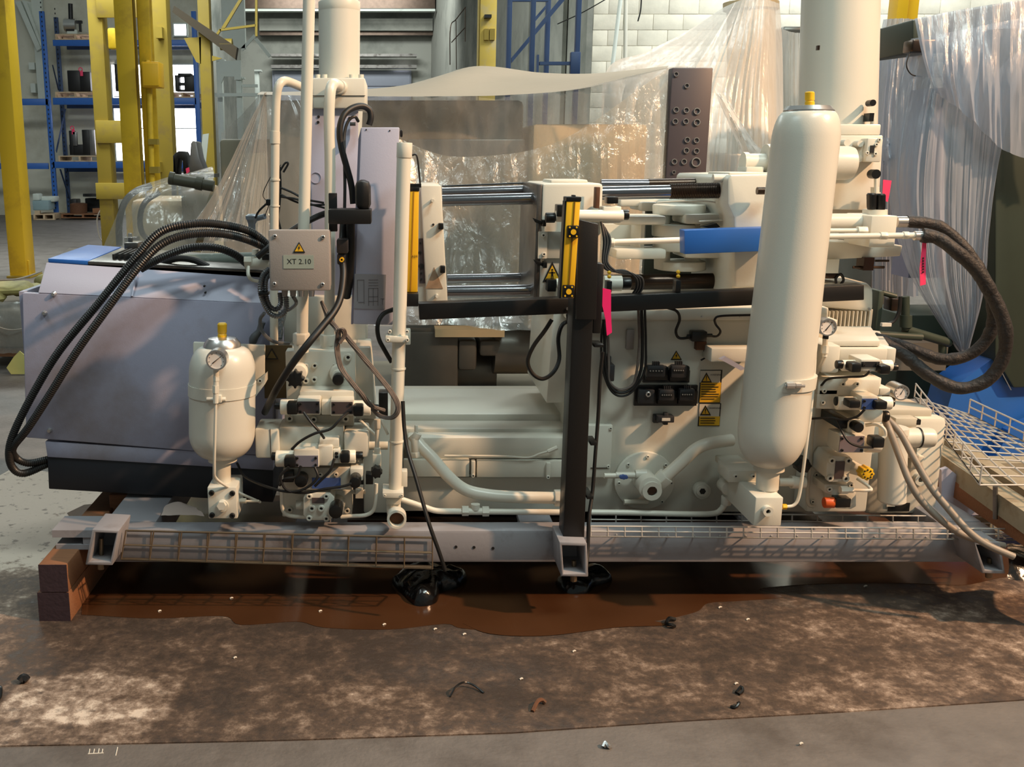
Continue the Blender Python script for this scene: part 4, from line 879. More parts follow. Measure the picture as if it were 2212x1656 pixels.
solo('hydraulic_hose', 'short black hose arching onto the drip tray', 'hose', HB, tb([(536, 572, 3.58), (505, 548, 3.55), (460, 534, 3.52), (405, 536, 3.50), (350, 556, 3.50), (305, 580, 3.52)], 8.5, 12, 6, (.008, .0012)))
solo('hydraulic_hose', 'low black hose lying on the drip tray', 'hose', HB, tb([(450, 576, 3.66), (420, 562, 3.66), (385, 558, 3.66), (350, 568, 3.68)], 7, 10, 6))
t = thing('thermocouple_head', 'grey aluminium sensor head above the hoses', 'sensor', W(545, 498, 3.62))
TH_ = mat('cast_aluminium', (142, 150, 158), .4, metal=.5)
part(t, 'cap', TH_, lt([(545, 474, 14), (545, 466, 15), (545, 462, 9)], 3.62, 20)); part(t, 'body', TH_, lt([(545, 500, 7), (544, 484, 8), (545, 474, 12)], 3.62, 16)); part(t, 'side_gland', TH_, ln((553, 472, 3.62), (572, 467, 3.6), 6)); part(t, 'stem', TH_, lt([(542, 525, 5), (543, 500, 6)], 3.62, 12))
part(t, 'lead_wire', RUB, tb([(572, 467, 3.6), (580, 440, 3.6), (568, 420, 3.6), (586, 380, 3.6), (607, 356, 3.62)], 1, 6))
# nozzle end fittings left of the terminal box
t = thing('nozzle_valve', 'cream nozzle valve with bent pipe left of the terminal box', 'valve', W(555, 600, 3.55))
part(t, 'body', CREAM, xc(530, 590, 568, 14, 3.55, 18)); part(t, 'nut', CREAM, xc(528, 544, 564, 11, 3.5, 6)); part(t, 'knob', WHITE, lt([(552, 550, 8), (552, 538, 7)], 3.55, 14)); part(t, 'bent_pipe', CREAM, tb([(537, 570, 3.5), (536, 592, 3.48), (544, 604, 3.48), (562, 608, 3.5)], 4, 8)); part(t, 'clamp', PLAST, bx(565, 548, 582, 562, 3.48, 3.55), bev=.004)
# ================================================================ column panel, injection cylinder and pipes
PY = 3.62
t = thing('column_panel', 'grey sheet metal column behind the cream vertical pipes', 'panel', W(724, 720, PY))
part(t, 'front_sheet', GREYP, bx(672, 234, 776, 700, PY, PY+.25), bev=.004)
for x, y in ((688, 252), (687, 264), (755, 255)): part(t, 'hole', DARK, yc(x, y, 3, PY-.003, PY+.01, 12))
part(t, 'round_cutout', GREY, annulus(682, 384, 12, 11, PY-.003, PY+.002, 20))
part(t, 'white_strip', WHITE, pr([(774, 240), (783, 240), (781, 282), (774, 300)], PY-.04, PY-.02))
part(t, 'fastener', STEEL, xc(756, 768, 268, 4, PY-.02, 10))
part(t, 'lower_shroud', CREAM, bx(612, 640, 790, 760, 3.58, 3.9), bev=.006)
t = thing('injection_cylinder', 'upright cream hydraulic cylinder above the grey column', 'cylinder', W(732, 234, 3.75))
part(t, 'mounting_block', CREAM, bx(675, 168, 789, 234, 3.60, 3.92), bev=.006)
part(t, 'tube', CREAMT, lt([(733, 172, 44), (733, 6, 45)], 3.76, 40)); part(t, 'end_cap', CREAM, lt([(733, 26, 45), (733, 4, 45.5)], 3.76, 40), bev=.003)
for k in range(8):
    a = 2*pi*k/8+.3; part(t, 'tie_bolt', CREAM, lt([(733+cos(a)*37, 6+sin(a)*3, 5.5), (733+cos(a)*37, -2+sin(a)*3, 5.5)], 3.76, 12))
part(t, 'top_port', CREAM, lt([(733, 6, 22), (733, -12, 22)], 3.76, 20))
for x in (686, 701, 760, 780): part(t, 'flange_bolt', CREAM, lt([(x, 172, 6), (x, 161, 6)], 3.68, 12))
part(t, 'hairline_joint', OILY, bx(675, 206, 789, 207, 3.597, 3.6))
PC = mat('cream_pipe_paint', (214, 210, 196), .33, var=.03)
t = thing('hydraulic_pipe', 'straight tall cream pipe rising out of the picture in front of the column', 'pipe', W(651, 745, 3.30))
part(t, 'tube', PC, ln((653, 722, 3.34), (656, 495, 3.34), 12.5, 20), ln((656, 495, 3.34), (669, -60, 3.34), 12.5, 20))
part(t, 'union_nut', CREAM, lt([(651, 742, 19), (651, 720, 19), (652, 718, 15)], 3.34, 6), bev=.003); part(t, 'adaptor', CREAM, lt([(651, 760, 16), (651, 741, 16)], 3.34, 18))
t = thing('hydraulic_pipe', 'cream pipe with a hooked top at the left of the column', 'pipe', W(592, 742, 3.42))
part(t, 'tube', PC, tb([(592, 745, 3.46), (592, 600, 3.46), (593, 480, 3.46), (594, 380, 3.46), (595, 280, 3.46), (597, 215, 3.46), (602, 186, 3.46), (613, 175, 3.48), (628, 178, 3.53), (652, 188, 3.62)], 9.5, 16, 5))
part(t, 'sleeve', PC, ln((594, 310, 3.46), (594, 284, 3.46), 11, 18)); part(t, 'pipe_clip', PC, ln((594, 390, 3.46), (594, 386, 3.46), 11, 18), ln((594, 446, 3.46), (594, 443, 3.46), 10.5, 18))
t = thing('hydraulic_pipe', 'cream pipe with a hooked top at the right of the column', 'pipe', W(709, 745, 3.40))
part(t, 'tube', PC, tb([(711, 740, 3.42), (712, 640, 3.42), (713, 480, 3.42), (713, 360, 3.42), (711, 260, 3.42), (712, 215, 3.42), (715, 190, 3.43), (722, 181, 3.46), (735, 188, 3.6)], 12, 18, 5))
part(t, 'flange', CREAM, ln((731, 187, 3.56), (737, 189, 3.61), 15, 20)); part(t, 'union_nut', CREAM, lt([(709, 745, 19), (709, 722, 19)], 3.42, 6), bev=.003); part(t, 'adaptor', CREAM, lt([(709, 760, 16), (709, 744, 16)], 3.42, 18))
# ================================================================ terminal box
t = thing('terminal_box', 'grey electrical terminal box with a lightning sign, marked XT 2.10', 'electrical box', W(647, 628, 3.2))
TY = 3.12
part(t, 'enclosure', BOXG, bx(583, 500, 711, 627, TY+.02, TY+.13), bev=.006); part(t, 'lid', BOXG, bx(581, 496, 713, 628, TY, TY+.022), bev=.006)
bolts(t, [(594, 510), (698, 512), (593, 613), (697, 614)], TY, 4.2, BOLTS, 'lid_screw')
warn(t, 646, 534, 26, 23, TY, 'bolt')
lb = part(t, 'label_plate', LABELG, bx(612, 551, 678, 580, TY-.0015, TY+.001)); part(lb, 'lettering', INK, text_geo('XT 2.10', 646, 570, 11, TY-.002))
for x in (615, 633, 651, 673): part(t, 'cable_gland', ALU if x > 640 else BOXG, lt([(x, 640, 6), (x, 627, 7)], TY+.06, 12))
for i, p in enumerate([[(618, 640, 3.18), (618, 668, 3.18), (604, 682, 3.18), (585, 678, 3.18), (570, 655, 3.18), (562, 625, 3.18), (568, 595, 3.2), (582, 580, 3.22)], [(605, 632, 3.19), (606, 655, 3.19), (597, 668, 3.19), (582, 660, 3.19), (574, 635, 3.19), (574, 605, 3.2), (583, 590, 3.22)]]):
    solo('flexible_conduit', ('outer' if i == 0 else 'inner')+' ribbed metal conduit looping left of the terminal box', 'conduit', CONDUIT, tb(p, 5.5, 12, 6, (.007, .001)))
solo('cable_clip', 'small black tie around the ribbed conduits', 'cable tie', PLAST, bx(558, 632, 580, 638, 3.16, 3.20), bev=.002)
solo('control_cable', 'grey cable sagging under the terminal box behind the pipes', 'cable', CONDUIT, tb([(571, 676, 3.3), (562, 690, 3.32), (566, 715, 3.32), (590, 737, 3.32), (624, 742, 3.36)], 4, 8))
solo('control_cable', 'short grey cable hooked under the terminal box glands', 'cable', CONDUIT, tb([(633, 640, 3.18), (640, 655, 3.2), (625, 668, 3.26), (610, 672, 3.3)], 4, 8))
solo('foil_sleeve', 'crumpled silver foil sleeve hanging behind the left pipe', 'sleeve', mat('crumpled_foil', (130, 142, 156), .25, metal=.8, bump=.9, bscale=40), tb([(606, 672, 3.5), (600, 700, 3.5), (596, 730, 3.5)], 14, 14, 8, None, .25))
solo('foil_sleeve', 'crumpled silver foil hose end against the lavender cabinet', 'sleeve', CONDUIT, tb([(566, 695, 3.49), (560, 715, 3.49), (548, 730, 3.49), (545, 745, 3.49)], 8, 12, 8, None, .3))
# tall grey housing, drain tube and black hanger
GY = 3.36
t = thing('control_housing', 'tall pale grey sheet metal housing beside the drain tube', 'housing', W(815, 702, GY))
part(t, 'housing_box', GREYP, pr([(780, 275), (863, 275), (848, 702), (763, 700)], GY, GY+.10), bev=.004)
part(t, 'edge_return', GREY, pr([(774, 300), (780, 276), (763, 700), (758, 700)], GY+.02, GY+.08))
dp = part(t, 'diagram_plate', mat('etched_plate', (158, 156, 162), .35, metal=.4), pr([(766, 591), (834, 593), (832, 668), (764, 666)], GY-.003, GY+.001))
lines = [bx(796, 604+i*6, 817, 605+i*6, GY-.0045, GY-.003) for i in range(4)]+[bx(796+i*10, 622, 797+i*10, 660, GY-.0045, GY-.003) for i in range(3)]+[bx(772, 604, 773, 650, GY-.0045, GY-.003), bx(772, 604, 786, 605, GY-.0045, GY-.003), bx(786, 604, 787, 656, GY-.0045, GY-.003), bx(796, 640, 817, 641, GY-.0045, GY-.003), bx(796, 650, 817, 651, GY-.0045, GY-.003), bx(774, 652, 786, 653, GY-.0045, GY-.003), bx(822, 645, 830, 646, GY-.0045, GY-.003), bx(826, 645, 827, 658, GY-.0045, GY-.003)]
part(dp, 'diagram_lines', mat('etched_lines', (104, 100, 104), .5), *lines)
for x, y in ((791, 280), (842, 282)): part(t, 'pin_hole', DARK, yc(x, y, 1.6, GY-.002, GY+.002, 8))
part(t, 'latch', PLAST, bx(864, 280, 870, 296, GY+.02, GY+.06), bev=.004)
t = thing('hose_hanger', 'matt black steel hose hanger bracket in front of the grey housing', 'bracket', W(755, 500, 3.25))
part(t, 'plate', BLACK, bx(710, 417, 728, 500, 3.28, 3.30), bev=.002); part(t, 'arm', BLACK, bx(709, 452, 802, 484, 3.20, 3.30), bev=.004); part(t, 'cradle', BLACK, pr([(766, 388), (800, 389), (801, 456), (767, 452)], 3.21, 3.29), bev=.02)
solo('hydraulic_hose', 'black hose looping over behind the grey housing', 'hose', RUB, tb([(763, 440, 3.42), (758, 395, 3.42), (738, 320, 3.42), (734, 280, 3.42), (742, 250, 3.43), (760, 234, 3.45), (782, 229, 3.47), (798, 238, 3.48), (801, 255, 3.48), (797, 270, 3.48)], 7, 12))
solo('hydraulic_hose', 'thin black cable beside the looped hose on the grey column', 'cable', RUB, tb([(744, 470, 3.40), (745, 400, 3.42), (744, 340, 3.44), (744, 290, 3.46), (752, 262, 3.47), (766, 252, 3.48), (774, 262, 3.5)], 3.5, 8))
solo('hydraulic_hose', 'thick black hose bundle hanging below the black hanger', 'hose', RUB, tb([(742, 470, 3.36), (740, 510, 3.34), (738, 550, 3.30), (742, 590, 3.26), (736, 640, 3.22), (722, 672, 3.18), (697, 704, 3.14), (664, 744, 3.10), (630, 788, 3.10), (602, 832, 3.12), (588, 858, 3.16), (572, 890, 3.3)], 8, 12))
solo('hydraulic_hose', 'black hose slung behind the terminal box', 'hose', RUB, tb([(740, 455, 3.5), (700, 462, 3.48), (660, 480, 3.46), (620, 505, 3.44), (580, 535, 3.42), (556, 555, 3.42)], 7, 10))
solo('hydraulic_hose', 'straight black hose dropping behind the hanger', 'hose', RUB, tb([(757, 480, 3.34), (757, 540, 3.34), (754, 600, 3.36), (748, 640, 3.4)], 10, 12))
t = thing('check_valve', 'small dark valve with a brass port beside the black hoses', 'valve', W(740, 556, 3.3))
part(t, 'body', DGREY, bx(727, 516, 752, 548, 3.26, 3.32), bev=.006); part(t, 'port', YEL, annulus(738, 561, 5, 2.5, 3.25, 3.27, 14)); part(t, 'elbow', DGREY, bx(728, 548, 746, 572, 3.27, 3.32), bev=.006)
t = thing('wire_tangle', 'tangle of thin wires behind the tall cream pipe', 'wires', W(606, 495, 3.5))
for q in ([(604, 360, 3.5), (606, 400, 3.5), (604, 440, 3.5), (601, 470, 3.5), (606, 495, 3.5)], [(604, 370, 3.5), (616, 352, 3.5), (622, 354, 3.5), (612, 372, 3.5)], [(606, 405, 3.5), (630, 415, 3.5), (660, 430, 3.5), (700, 438, 3.5)], [(606, 420, 3.5), (640, 436, 3.5), (670, 442, 3.5), (705, 442, 3.5)], [(608, 425, 3.5), (640, 430, 3.49), (668, 440, 3.5), (705, 450, 3.5)], [(580, 436, 3.55), (560, 455, 3.55), (552, 470, 3.58)]):
    part(t, 'wire', RUB, tb(q, 2.4, 7))
part(t, 'plug', PLAST, bx(574, 430, 586, 444, 3.5, 3.55), bev=.003)
t = thing('drain_tube', 'cream drain tube standing from top to open elbow at the base', 'pipe', W(850, 1125, 3.18))
DT = 3.24
part(t, 'tube', PC, rings([W(873, 312, DT), W(853, 1070, DT)], [15.5/ppm(866, 400, DT), 14/ppm(852, 1000, DT)], 22))
part(t, 'collar', PC, rings([W(874, 308, DT), W(873, 341, DT)], [17/ppm(873, 320, DT)]*2, 22), bev=.002)
for y, x in ((794, 861), (951, 856)): part(t, 'weld_ring', PC, rings([W(x, y, DT), W(x, y+3, DT)], [16/ppm(x, y, DT)]*2, 22))
cl = part(t, 'pipe_clamp', CREAM, bx(832, 727, 882, 740, DT-.035, DT+.04), bx(866, 711, 887, 745, DT+.0, DT+.03), bx(840, 711, 880, 727, DT+.0, DT+.03), bev=.004); bolts(cl, [(838, 734), (880, 734), (879, 716), (842, 716)], DT-.035, 4)
fl = part(t, 'foot_flange', CREAM, bx(826, 1064, 872, 1076, DT-.05, DT+.05), bx(834, 1076, 866, 1090, DT-.03, DT+.04), bev=.003); bolts(fl, [(831, 1070), (868, 1070)], DT-.05, 3)
part(t, 'elbow', PC, tb([(850, 1085, DT), (851, 1104, DT-.01), (855, 1116, DT-.05), (858, 1123, DT-.1)], 16, 18)); part(t, 'open_mouth', PC, annulus(857, 1122, 21, 16, DT-.13, DT-.09, 22)); part(t, 'rusty_bore', RUST, yc(857, 1122, 16.3, DT-.105, DT-.10, 20)); part(t, 'clamp_block', CREAM, bx(866, 1018, 880, 1052, DT+.02, DT+.06), bev=.003)
# ================================================================ small accumulator
AY = 3.22
t = thing('bladder_accumulator', 'short dome-topped cream accumulator in front of the lavender cabinet', 'accumulator', W(480, 1120, AY))
pf = [(480, 985, 30)]+[(480, 930+55*cos(a), 31+40*sin(a)) for a in [pi/2*k/8 for k in range(9)]]+[(480, 830, 71), (480, 800, 71)]+[(480, 800-52*sin(a), 40+31*cos(a)) for a in [pi/2*k/8 for k in range(1, 9)]]
part(t, 'shell', CREAMT, lt(pf, AY, 48))
part(t, 'top_cap', ALU, lt([(480, 750, 41), (480, 740, 39), (480, 730, 30), (480, 727, 10)], AY, 32)); part(t, 'charging_cap', YEL, lt([(480, 732, 10), (480, 722, 10), (480, 720, 8.5), (480, 718, 10), (480, 700, 10.5), (480, 697, 8)], AY, 12))
bd = part(t, 'clamp_band', CREAM, lt([(480, 850, 73), (480, 826, 73)], AY, 48)); part(bd, 'band_screw', CREAM, xc(446, 488, 862, 5, AY-.108, 10), bx(466, 854, 478, 870, AY-.125, AY-.1), bev=.002)
part(t, 'collar', CREAM, lt([(481, 994, 31), (481, 982, 31)], AY, 32)); part(t, 'neck', CREAM, lt([(479, 1056, 21), (479, 1044, 21), (479, 1043, 19.5), (479, 990, 19.5)], AY, 28)); bk = part(t, 'valve_block', CREAM, bx(449, 1052, 512, 1120, AY-.06, AY+.08), bev=.004)
bolts(bk, [(457, 1064), (502, 1065), (458, 1112), (502, 1113)], AY-.06, 6, BOLTD); part(bk, 'hex_plug', CREAM, yc(478, 1093, 10, AY-.085, AY-.06, 6), yc(480, 1093, 13, AY-.07, AY-.06, 20))
gauge(t, 467, 778, 22.5, AY-.17, .05, (.75, -.62)); part(t, 'gauge_stem', PC, ln((467, 798, AY-.15), (466, 870, AY-.15), 6, 10), ln((467, 812, AY-.15), (467, 822, AY-.15), 7, 6), ln((466, 832, AY-.15), (466, 848, AY-.15), 7.5, 6)); part(t, 'gauge_nut', PLAST, ln((467, 800, AY-.15), (467, 806, AY-.15), 5.5, 8))
part(t, 'gauge_pipe', PC, tb([(466, 868, AY-.15), (464, 950, AY-.14), (463, 1010, AY-.12), (466, 1032, AY-.10), (490, 1050, AY-.06), (525, 1068, AY), (562, 1084, AY+.06)], 3.2, 8)); part(t, 'side_fitting', CREAMD, xc(512, 532, 1081, 6, AY, 8), xc(532, 560, 1082, 3, AY, 8))
part(t, 'back_bracket', CREAM, pr([(417, 739), (572, 746), (571, 826), (545, 852), (417, 852)], AY+.13, AY+.15), bev=.003)
part(t, 'band_arm', CREAM, pr([(540, 842), (572, 812), (572, 830), (548, 862)], AY+.05, AY+.13)); bolts(t, [(562, 822)], AY+.05, 5, BOLTC)
# sticker panel behind
t = thing('warning_plate', 'grimy yellow warning plate half hidden behind the accumulator', 'sign', W(590, 830, 3.45))
part(t, 'plate', mat('grimy_sign', (92, 74, 44), .6, var=.3), bx(570, 746, 632, 860, 3.42, 3.43)); part(t, 'triangle', INK, tri(587, 764, 28, 24, 3.416, 3.42)); part(t, 'triangle_face', mat('grimy_yellow', (104, 84, 40), .6), tri(587, 765, 20, 17, 3.414, 3.416))
# ================================================================ valves
def dvalve(parent, x0, x1, y0, y1, Y, plate, conns, pm=PURP, nubs=(), d=.09, knob=PLAST):
    """solenoid valve: body with end coils, name plate, plug connectors"""
    xa, xb = plate[0], plate[2]
    v = part(parent, 'directional_valve', CREAM, bx(xa-2, y0, xb+2, y1, Y, Y+d), bev=.004)
    ym = (y0+y1)/2; r = (y1-y0)/2*.94
    if xa-x0 > 8: part(v, 'solenoid', WHITE, xc(x0, xa-1, ym, r, Y+.04, 20), bev=.004)
    if x1-xb > 8: part(v, 'solenoid', WHITE, xc(xb+1, x1, ym, r, Y+.04, 20), bev=.004)
    n = part(v, 'name_plate', pm, bx(*plate, Y-.003, Y+.001))
    for x, y in ((plate[0]+5, plate[1]+5), (plate[2]-5, plate[1]+5), (plate[0]+5, plate[3]-4), (plate[2]-5, plate[3]-4)): part(n, 'plate_screw', DARK, yc(x, y, 3, Y-.006, Y-.002, 10)) if False else None
    bolts(v, [(plate[0]+5, plate[1]+5), (plate[2]-5, plate[1]+5), (plate[0]+5, plate[3]-4), (plate[2]-5, plate[3]-4)], Y-.004, 3, BOLTD, 'plate_screw')
    for c in conns: part(v, 'plug_connector', PLAST, bx(*c, Y-.03, Y+.02), bev=.006)
    for (x, y, rr, x2) in nubs: part(v, 'end_nub', knob, xc(x, x2, y, rr, Y+.04, 14), bev=.002)
    return v
MY = 3.36
m = thing('valve_manifold', 'cream valve manifold stack beside the short accumulator', 'valve manifold', W(690, 1120, MY))
part(m, 'upper_block', CREAM, bx(618, 758, 768, 905, MY, 3.6), bev=.005)
part(m, 'rear_cheek', CREAM, pr([(768, 750), (800, 750), (812, 905), (768, 905)], MY+.06, 3.6), bev=.004)
bolts(m, [(661, 790)], MY, 6); bolts(m, [(680, 789)], MY, 6.5); bolts(m, [(752, 771)], MY, 8); bolts(m, [(679, 819), (661, 822)], MY, 7); bolts(m, [(721, 788)], MY, 3)
k1 = part(m, 'throttle_valve', WHITE, yc(645, 806, 18, MY-.05, MY, 24, 19), bev=.003); part(k1, 'star_knob', PLAST, gear(637, 820, 21, 15, MY-.10, MY-.06, 8), bev=.003); part(k1, 'locking_screw', PLAST, ln((626, 818, MY-.08), (606, 820, MY-.08), 4, 8))
k2 = part(m, 'throttle_valve', CREAM, yc(730, 808, 18, MY-.03, MY, 24, 20), yc(730, 814, 15, MY-.05, MY-.03, 20), bev=.003); part(k2, 'round_knob', PLAST, yc(730, 821, 12.5, MY-.09, MY-.05, 20), bev=.003)
part(m, 'spacer_plate', CREAM, bx(647, 845, 764, 866, MY-.09, MY), bev=.004)
dvalve(m, 606, 694, 861, 896, MY-.14, (644, 867, 690, 893), [(619, 871, 643, 896)], PURP, [(593, 876, 8, 607)])
dvalve(m, 714, 801, 863, 898, MY-.14, (716, 868, 762, 894), [(763, 877, 785, 900)], PURP, [(800, 880, 7, 818)])
part(m, 'bridge_block', CREAM, bx(694, 866, 716, 896, MY-.12, MY-.04), bev=.004)
part(m, 'foot_plate', CREAMD, bx(615, 896, 764, 920, MY-.06, MY), bev=.003); bolts(m, [(626, 903), (678, 905), (747, 904)], MY-.06, 7.5)
big = part(m, 'main_spool_valve', CREAM, bx(603, 922, 743, 985, MY-.12, MY), bev=.006)
part(big, 'end_cap', CREAM, bx(551, 926, 603, 990, MY-.14, MY), bev=.008); part(big, 'end_cap', CREAM, bx(743, 934, 796, 988, MY-.14, MY), bev=.008); part(big, 'cap_joint', OILY, bx(584, 926, 585, 990, MY-.142, MY-.139)); part(big, 'top_plate', CREAM, bx(690, 948, 732, 968, MY-.17, MY-.1), bev=.004)
part(m, 'outlet_pipe', PC, xc(796, 838, 962, 9, MY-.04, 16))
dvalve(m, 596, 690, 971, 1009, MY-.20, (637, 984, 687, 1008), [(613, 989, 638, 1010)], mat('grey_blue_nameplate', (110, 108, 120), .4), [(587, 985, 9, 597)])
part(m, 'pilot_block', CREAM, bx(687, 963, 719, 1006, MY-.19, MY-.08), bev=.004)
dv = dvalve(m, 719, 769, 970, 1001, MY-.18, (721, 974, 733, 990), [(735, 980, 755, 1001)], CREAM, [(768, 984, 10, 784)])
part(m, 'lower_block', mat('grey_cream_casting', (176, 170, 156), .45, var=.1), bx(612, 1010, 760, 1058, MY-.16, MY), bev=.004)
part(m, 'blue_band', BLUEP, bx(674, 1032, 736, 1055, MY-.163, MY-.158)); bolts(m, [(692, 1024), (726, 1024)], MY-.16, 5)
part(m, 'coil', PLAST, yc(650, 1040, 14, MY-.21, MY-.16, 18), bx(612, 1018, 634, 1042, MY-.19, MY-.16), bev=.003)
part(m, 'pressure_switch', CREAM, bx(756, 1012, 784, 1038, MY-.18, MY-.06), bev=.004); part(m, 'switch_knob', PLAST, yc(767, 1043, 12.5, MY-.24, MY-.18, 20), bev=.003)
part(m, 'lower_plate', CREAM, bx(609, 1058, 760, 1116, MY-.08, MY+.02), bev=.004); bolts(m, [(626, 1100), (750, 1102)], MY-.08, 7)
rv = part(m, 'relief_valve', CREAM, pr([(655, 1075), (664, 1064), (713, 1064), (722, 1075), (722, 1112), (713, 1124), (664, 1124), (655, 1112)], MY-.16, MY-.08), bev=.004)
bolts(rv, [(668, 1071), (705, 1071), (668, 1118), (705, 1119)], MY-.16, 6.5); part(rv, 'name_plate', PURP, bx(674, 1075, 701, 1087, MY-.163, MY-.159)); bolts(rv, [(674, 1097), (694, 1097)], MY-.16, 7.5)
part(rv, 'spring_housing', CREAM, yc(727, 1098, 17, MY-.15, MY-.08, 22)); part(rv, 'round_knob', PLAST, yc(725, 1106, 15, MY-.22, MY-.15, 24), bev=.003); part(rv, 'side_nose', CREAM, xc(640, 656, 1090, 10, MY-.12, 14))
part(m, 'small_pipe', PC, tb([(609, 1040, MY-.12), (609, 1075, MY-.12), (611, 1100, MY-.12), (622, 1112, MY-.12), (650, 1116, MY-.12), (664, 1116, MY-.12)], 4.5, 10)); part(m, 'small_pipe', PC, tb([(813, 1044, MY-.12), (811, 1080, MY-.12), (806, 1102, MY-.12), (790, 1112, MY-.12), (760, 1114, MY-.12), (736, 1116, MY-.12)], 4.2, 10))
nv = part(m, 'needle_valve', CREAMD, ln((815, 920, MY-.14), (814, 1006, MY-.14), 5, 10), ln((815, 925, MY-.14), (815, 905, MY-.14), 8, 6), ln((815, 966, MY-.14), (815, 980, MY-.14), 8, 6), bx(805, 982, 823, 1008, MY-.16, MY-.11), bev=.002); part(nv, 'star_knob', PLAST, gear(813, 1022, 13, 10.5, MY-.2, MY-.16, 7), bx(790, 1024, 806, 1046, MY-.16, MY-.12), bev=.003)
part(m, 'small_fitting', CREAMD, xc(760, 790, 1062, 5, MY-.1, 8), bx(768, 1058, 784, 1076, MY-.12, MY-.06)); part(m, 'thin_rod', PC, ln((777, 906, MY-.1), (812, 940, MY-.1), 3, 8), ln((820, 900, MY-.1), (838, 938, MY-.1), 3, 8)); part(m, 'black_strap_bar', PLAST, bx(818, 848, 838, 905, MY-.02, MY+.04), bev=.004)
for i, (p, lb) in enumerate([([(656, 890, 3.18), (672, 912, 3.16), (690, 932, 3.16), (700, 946, 3.18)], 'short black lead crossing the spool valve'), ([(752, 890, 3.18), (738, 902, 3.15), (714, 926, 3.14), (680, 936, 3.14), (650, 952, 3.15), (630, 970, 3.16)], 'curved black lead from the right plug to the lower valve'), ([(624, 1008, 3.12), (606, 1030, 3.12), (620, 1058, 3.12), (660, 1064, 3.12), (700, 1056, 3.12), (740, 1050, 3.12), (760, 1044, 3.12)], 'black lead looping under the blue band'), ([(650, 1006, 3.12), (640, 1028, 3.12), (616, 1034, 3.12), (604, 1048, 3.14)], 'small black lead beside the coil'), ([(680, 1008, 3.12), (686, 1030, 3.11), (664, 1052, 3.11), (628, 1062, 3.12), (580, 1052, 3.16), (530, 1030, 3.24), (512, 1000, 3.3)], 'long black lead running left behind the accumulator neck'), ([(722, 990, 3.14), (714, 1014, 3.13), (700, 1030, 3.13), (680, 1050, 3.13)], 'short black lead from the right lower plug')]):
    solo('valve_lead', lb, 'cable', RUB, tb(p, 3.0, 8))
# brown taped loom
t = thing('cable_loom', 'brown taped cable loom hanging in a long loop by the drain tube', 'cables', W(800, 905, 3.16))
def strands(pts, n, spread, r):
    g = []
    for i in range(n):
        a = 2*pi*i/n; g.append(tb([(x+spread*cos(a+.5*k)*(1 if 0 < k < len(pts)-1 else .5), y+spread*.6*sin(a+.5*k), Y+.006*sin(a+k)) for k, (x, y, Y) in enumerate(pts)], r, 7, 6))
    return g
part(t, 'loom_strand', WIRES, *strands([(695, 652, 3.2), (712, 690, 3.18), (730, 716, 3.15), (728, 750, 3.14), (735, 790, 3.14), (755, 820, 3.14), (780, 850, 3.15), (802, 876, 3.18), (830, 886, 3.2)], 8, 4.6, 1.9))
part(t, 'loom_strand', WIRES, *strands([(738, 712, 3.15), (756, 736, 3.14), (785, 772, 3.14), (815, 808, 3.14), (842, 842, 3.14), (858, 870, 3.14), (858, 890, 3.14), (845, 902, 3.15), (822, 898, 3.18), (805, 884, 3.2)], 8, 4.6, 1.9)); part(t, 'loom_knot', WIRES, *strands([(728, 730, 3.13), (732, 714, 3.12), (742, 712, 3.12), (744, 724, 3.13), (734, 740, 3.13)], 6, 3.4, 1.9))
solo('control_cable', 'black cable curving behind the drain tube clamp', 'cable', RUB, tb([(850, 668, 3.34), (828, 678, 3.32), (816, 700, 3.3), (818, 730, 3.3), (832, 758, 3.3), (846, 782, 3.3)], 5, 10))
solo('control_cable', 'long black cable dropping from the drain tube to the floor bag', 'cable', RUB, tb([(870, 866, 3.2), (873, 920, 3.18), (880, 970, 3.15), (898, 1030, 3.1), (915, 1090, 3.06), (930, 1140, 3.03), (948, 1190, 3.02), (962, 1232, 3.02)], 4.5, 10))
# ================================================================ machine bed
t = thing('machine_bed', 'cream cast machine bed between the drain tube and the black post', 'machine bed', W(1050, 1105, 3.5))
z0 = BZ1
xa, xb = W(862, 900, 3.6).x, W(1240, 900, 3.6).x
def zat(y, Y): return W(1050, y, Y).z
part(t, 'rear_way', CREAM, wb(xa, xb, 3.62, 4.05, z0, zat(893, 3.62)), bev=.012); part(t, 'front_way', CREAM, wb(xa, xb, 3.50, 3.62, z0, zat(925, 3.50)), bev=.010)
part(t, 'cover_box', CREAM, wb(W(880, 950, 3.42).x, W(1236, 950, 3.42).x, 3.42, 3.5, zat(992, 3.42), zat(944, 3.42)), bev=.012)
pn = part(t, 'access_panel', CREAM, bx(872, 993, 1014, 1030, 3.405, 3.43), bx(1030, 995, 1236, 1031, 3.405, 3.43), bev=.003); part(pn, 'panel_clip', CREAM, bx(1018, 996, 1027, 1028, 3.395, 3.42), bx(1180, 1000, 1190, 1030, 3.395, 3.42), bev=.003); bolts(pn, [(1022, 1027), (1184, 1030)], 3.394, 4)
part(t, 'lower_body', CREAM, bx(866, 1030, 1240, 1104, 3.44, 4.05), bev=.004); part(t, 'left_pedestal', CREAM, bx(785, 905, 872, 1108, 3.46, 4.0), bev=.006)
part(t, 'junction_cover', CREAM, bx(1228, 918, 1322, 1032, 3.395, 3.45), bev=.006); bolts(t, [(1319, 925), (1314, 1007)], 3.395, 3.5); part(t, 'cover_joint', OILY, bx(1276, 1010, 1315, 1011.5, 3.392, 3.396))
part(t, 'rear_plinth', CREAMD, wb(xa-.3, xb, 4.0, 4.1, z0, z0+.3))
t = thing('hydraulic_pipe', 'thick cream S-shaped pipe low across the bed', 'pipe', W(1050, 1090, 3.3))
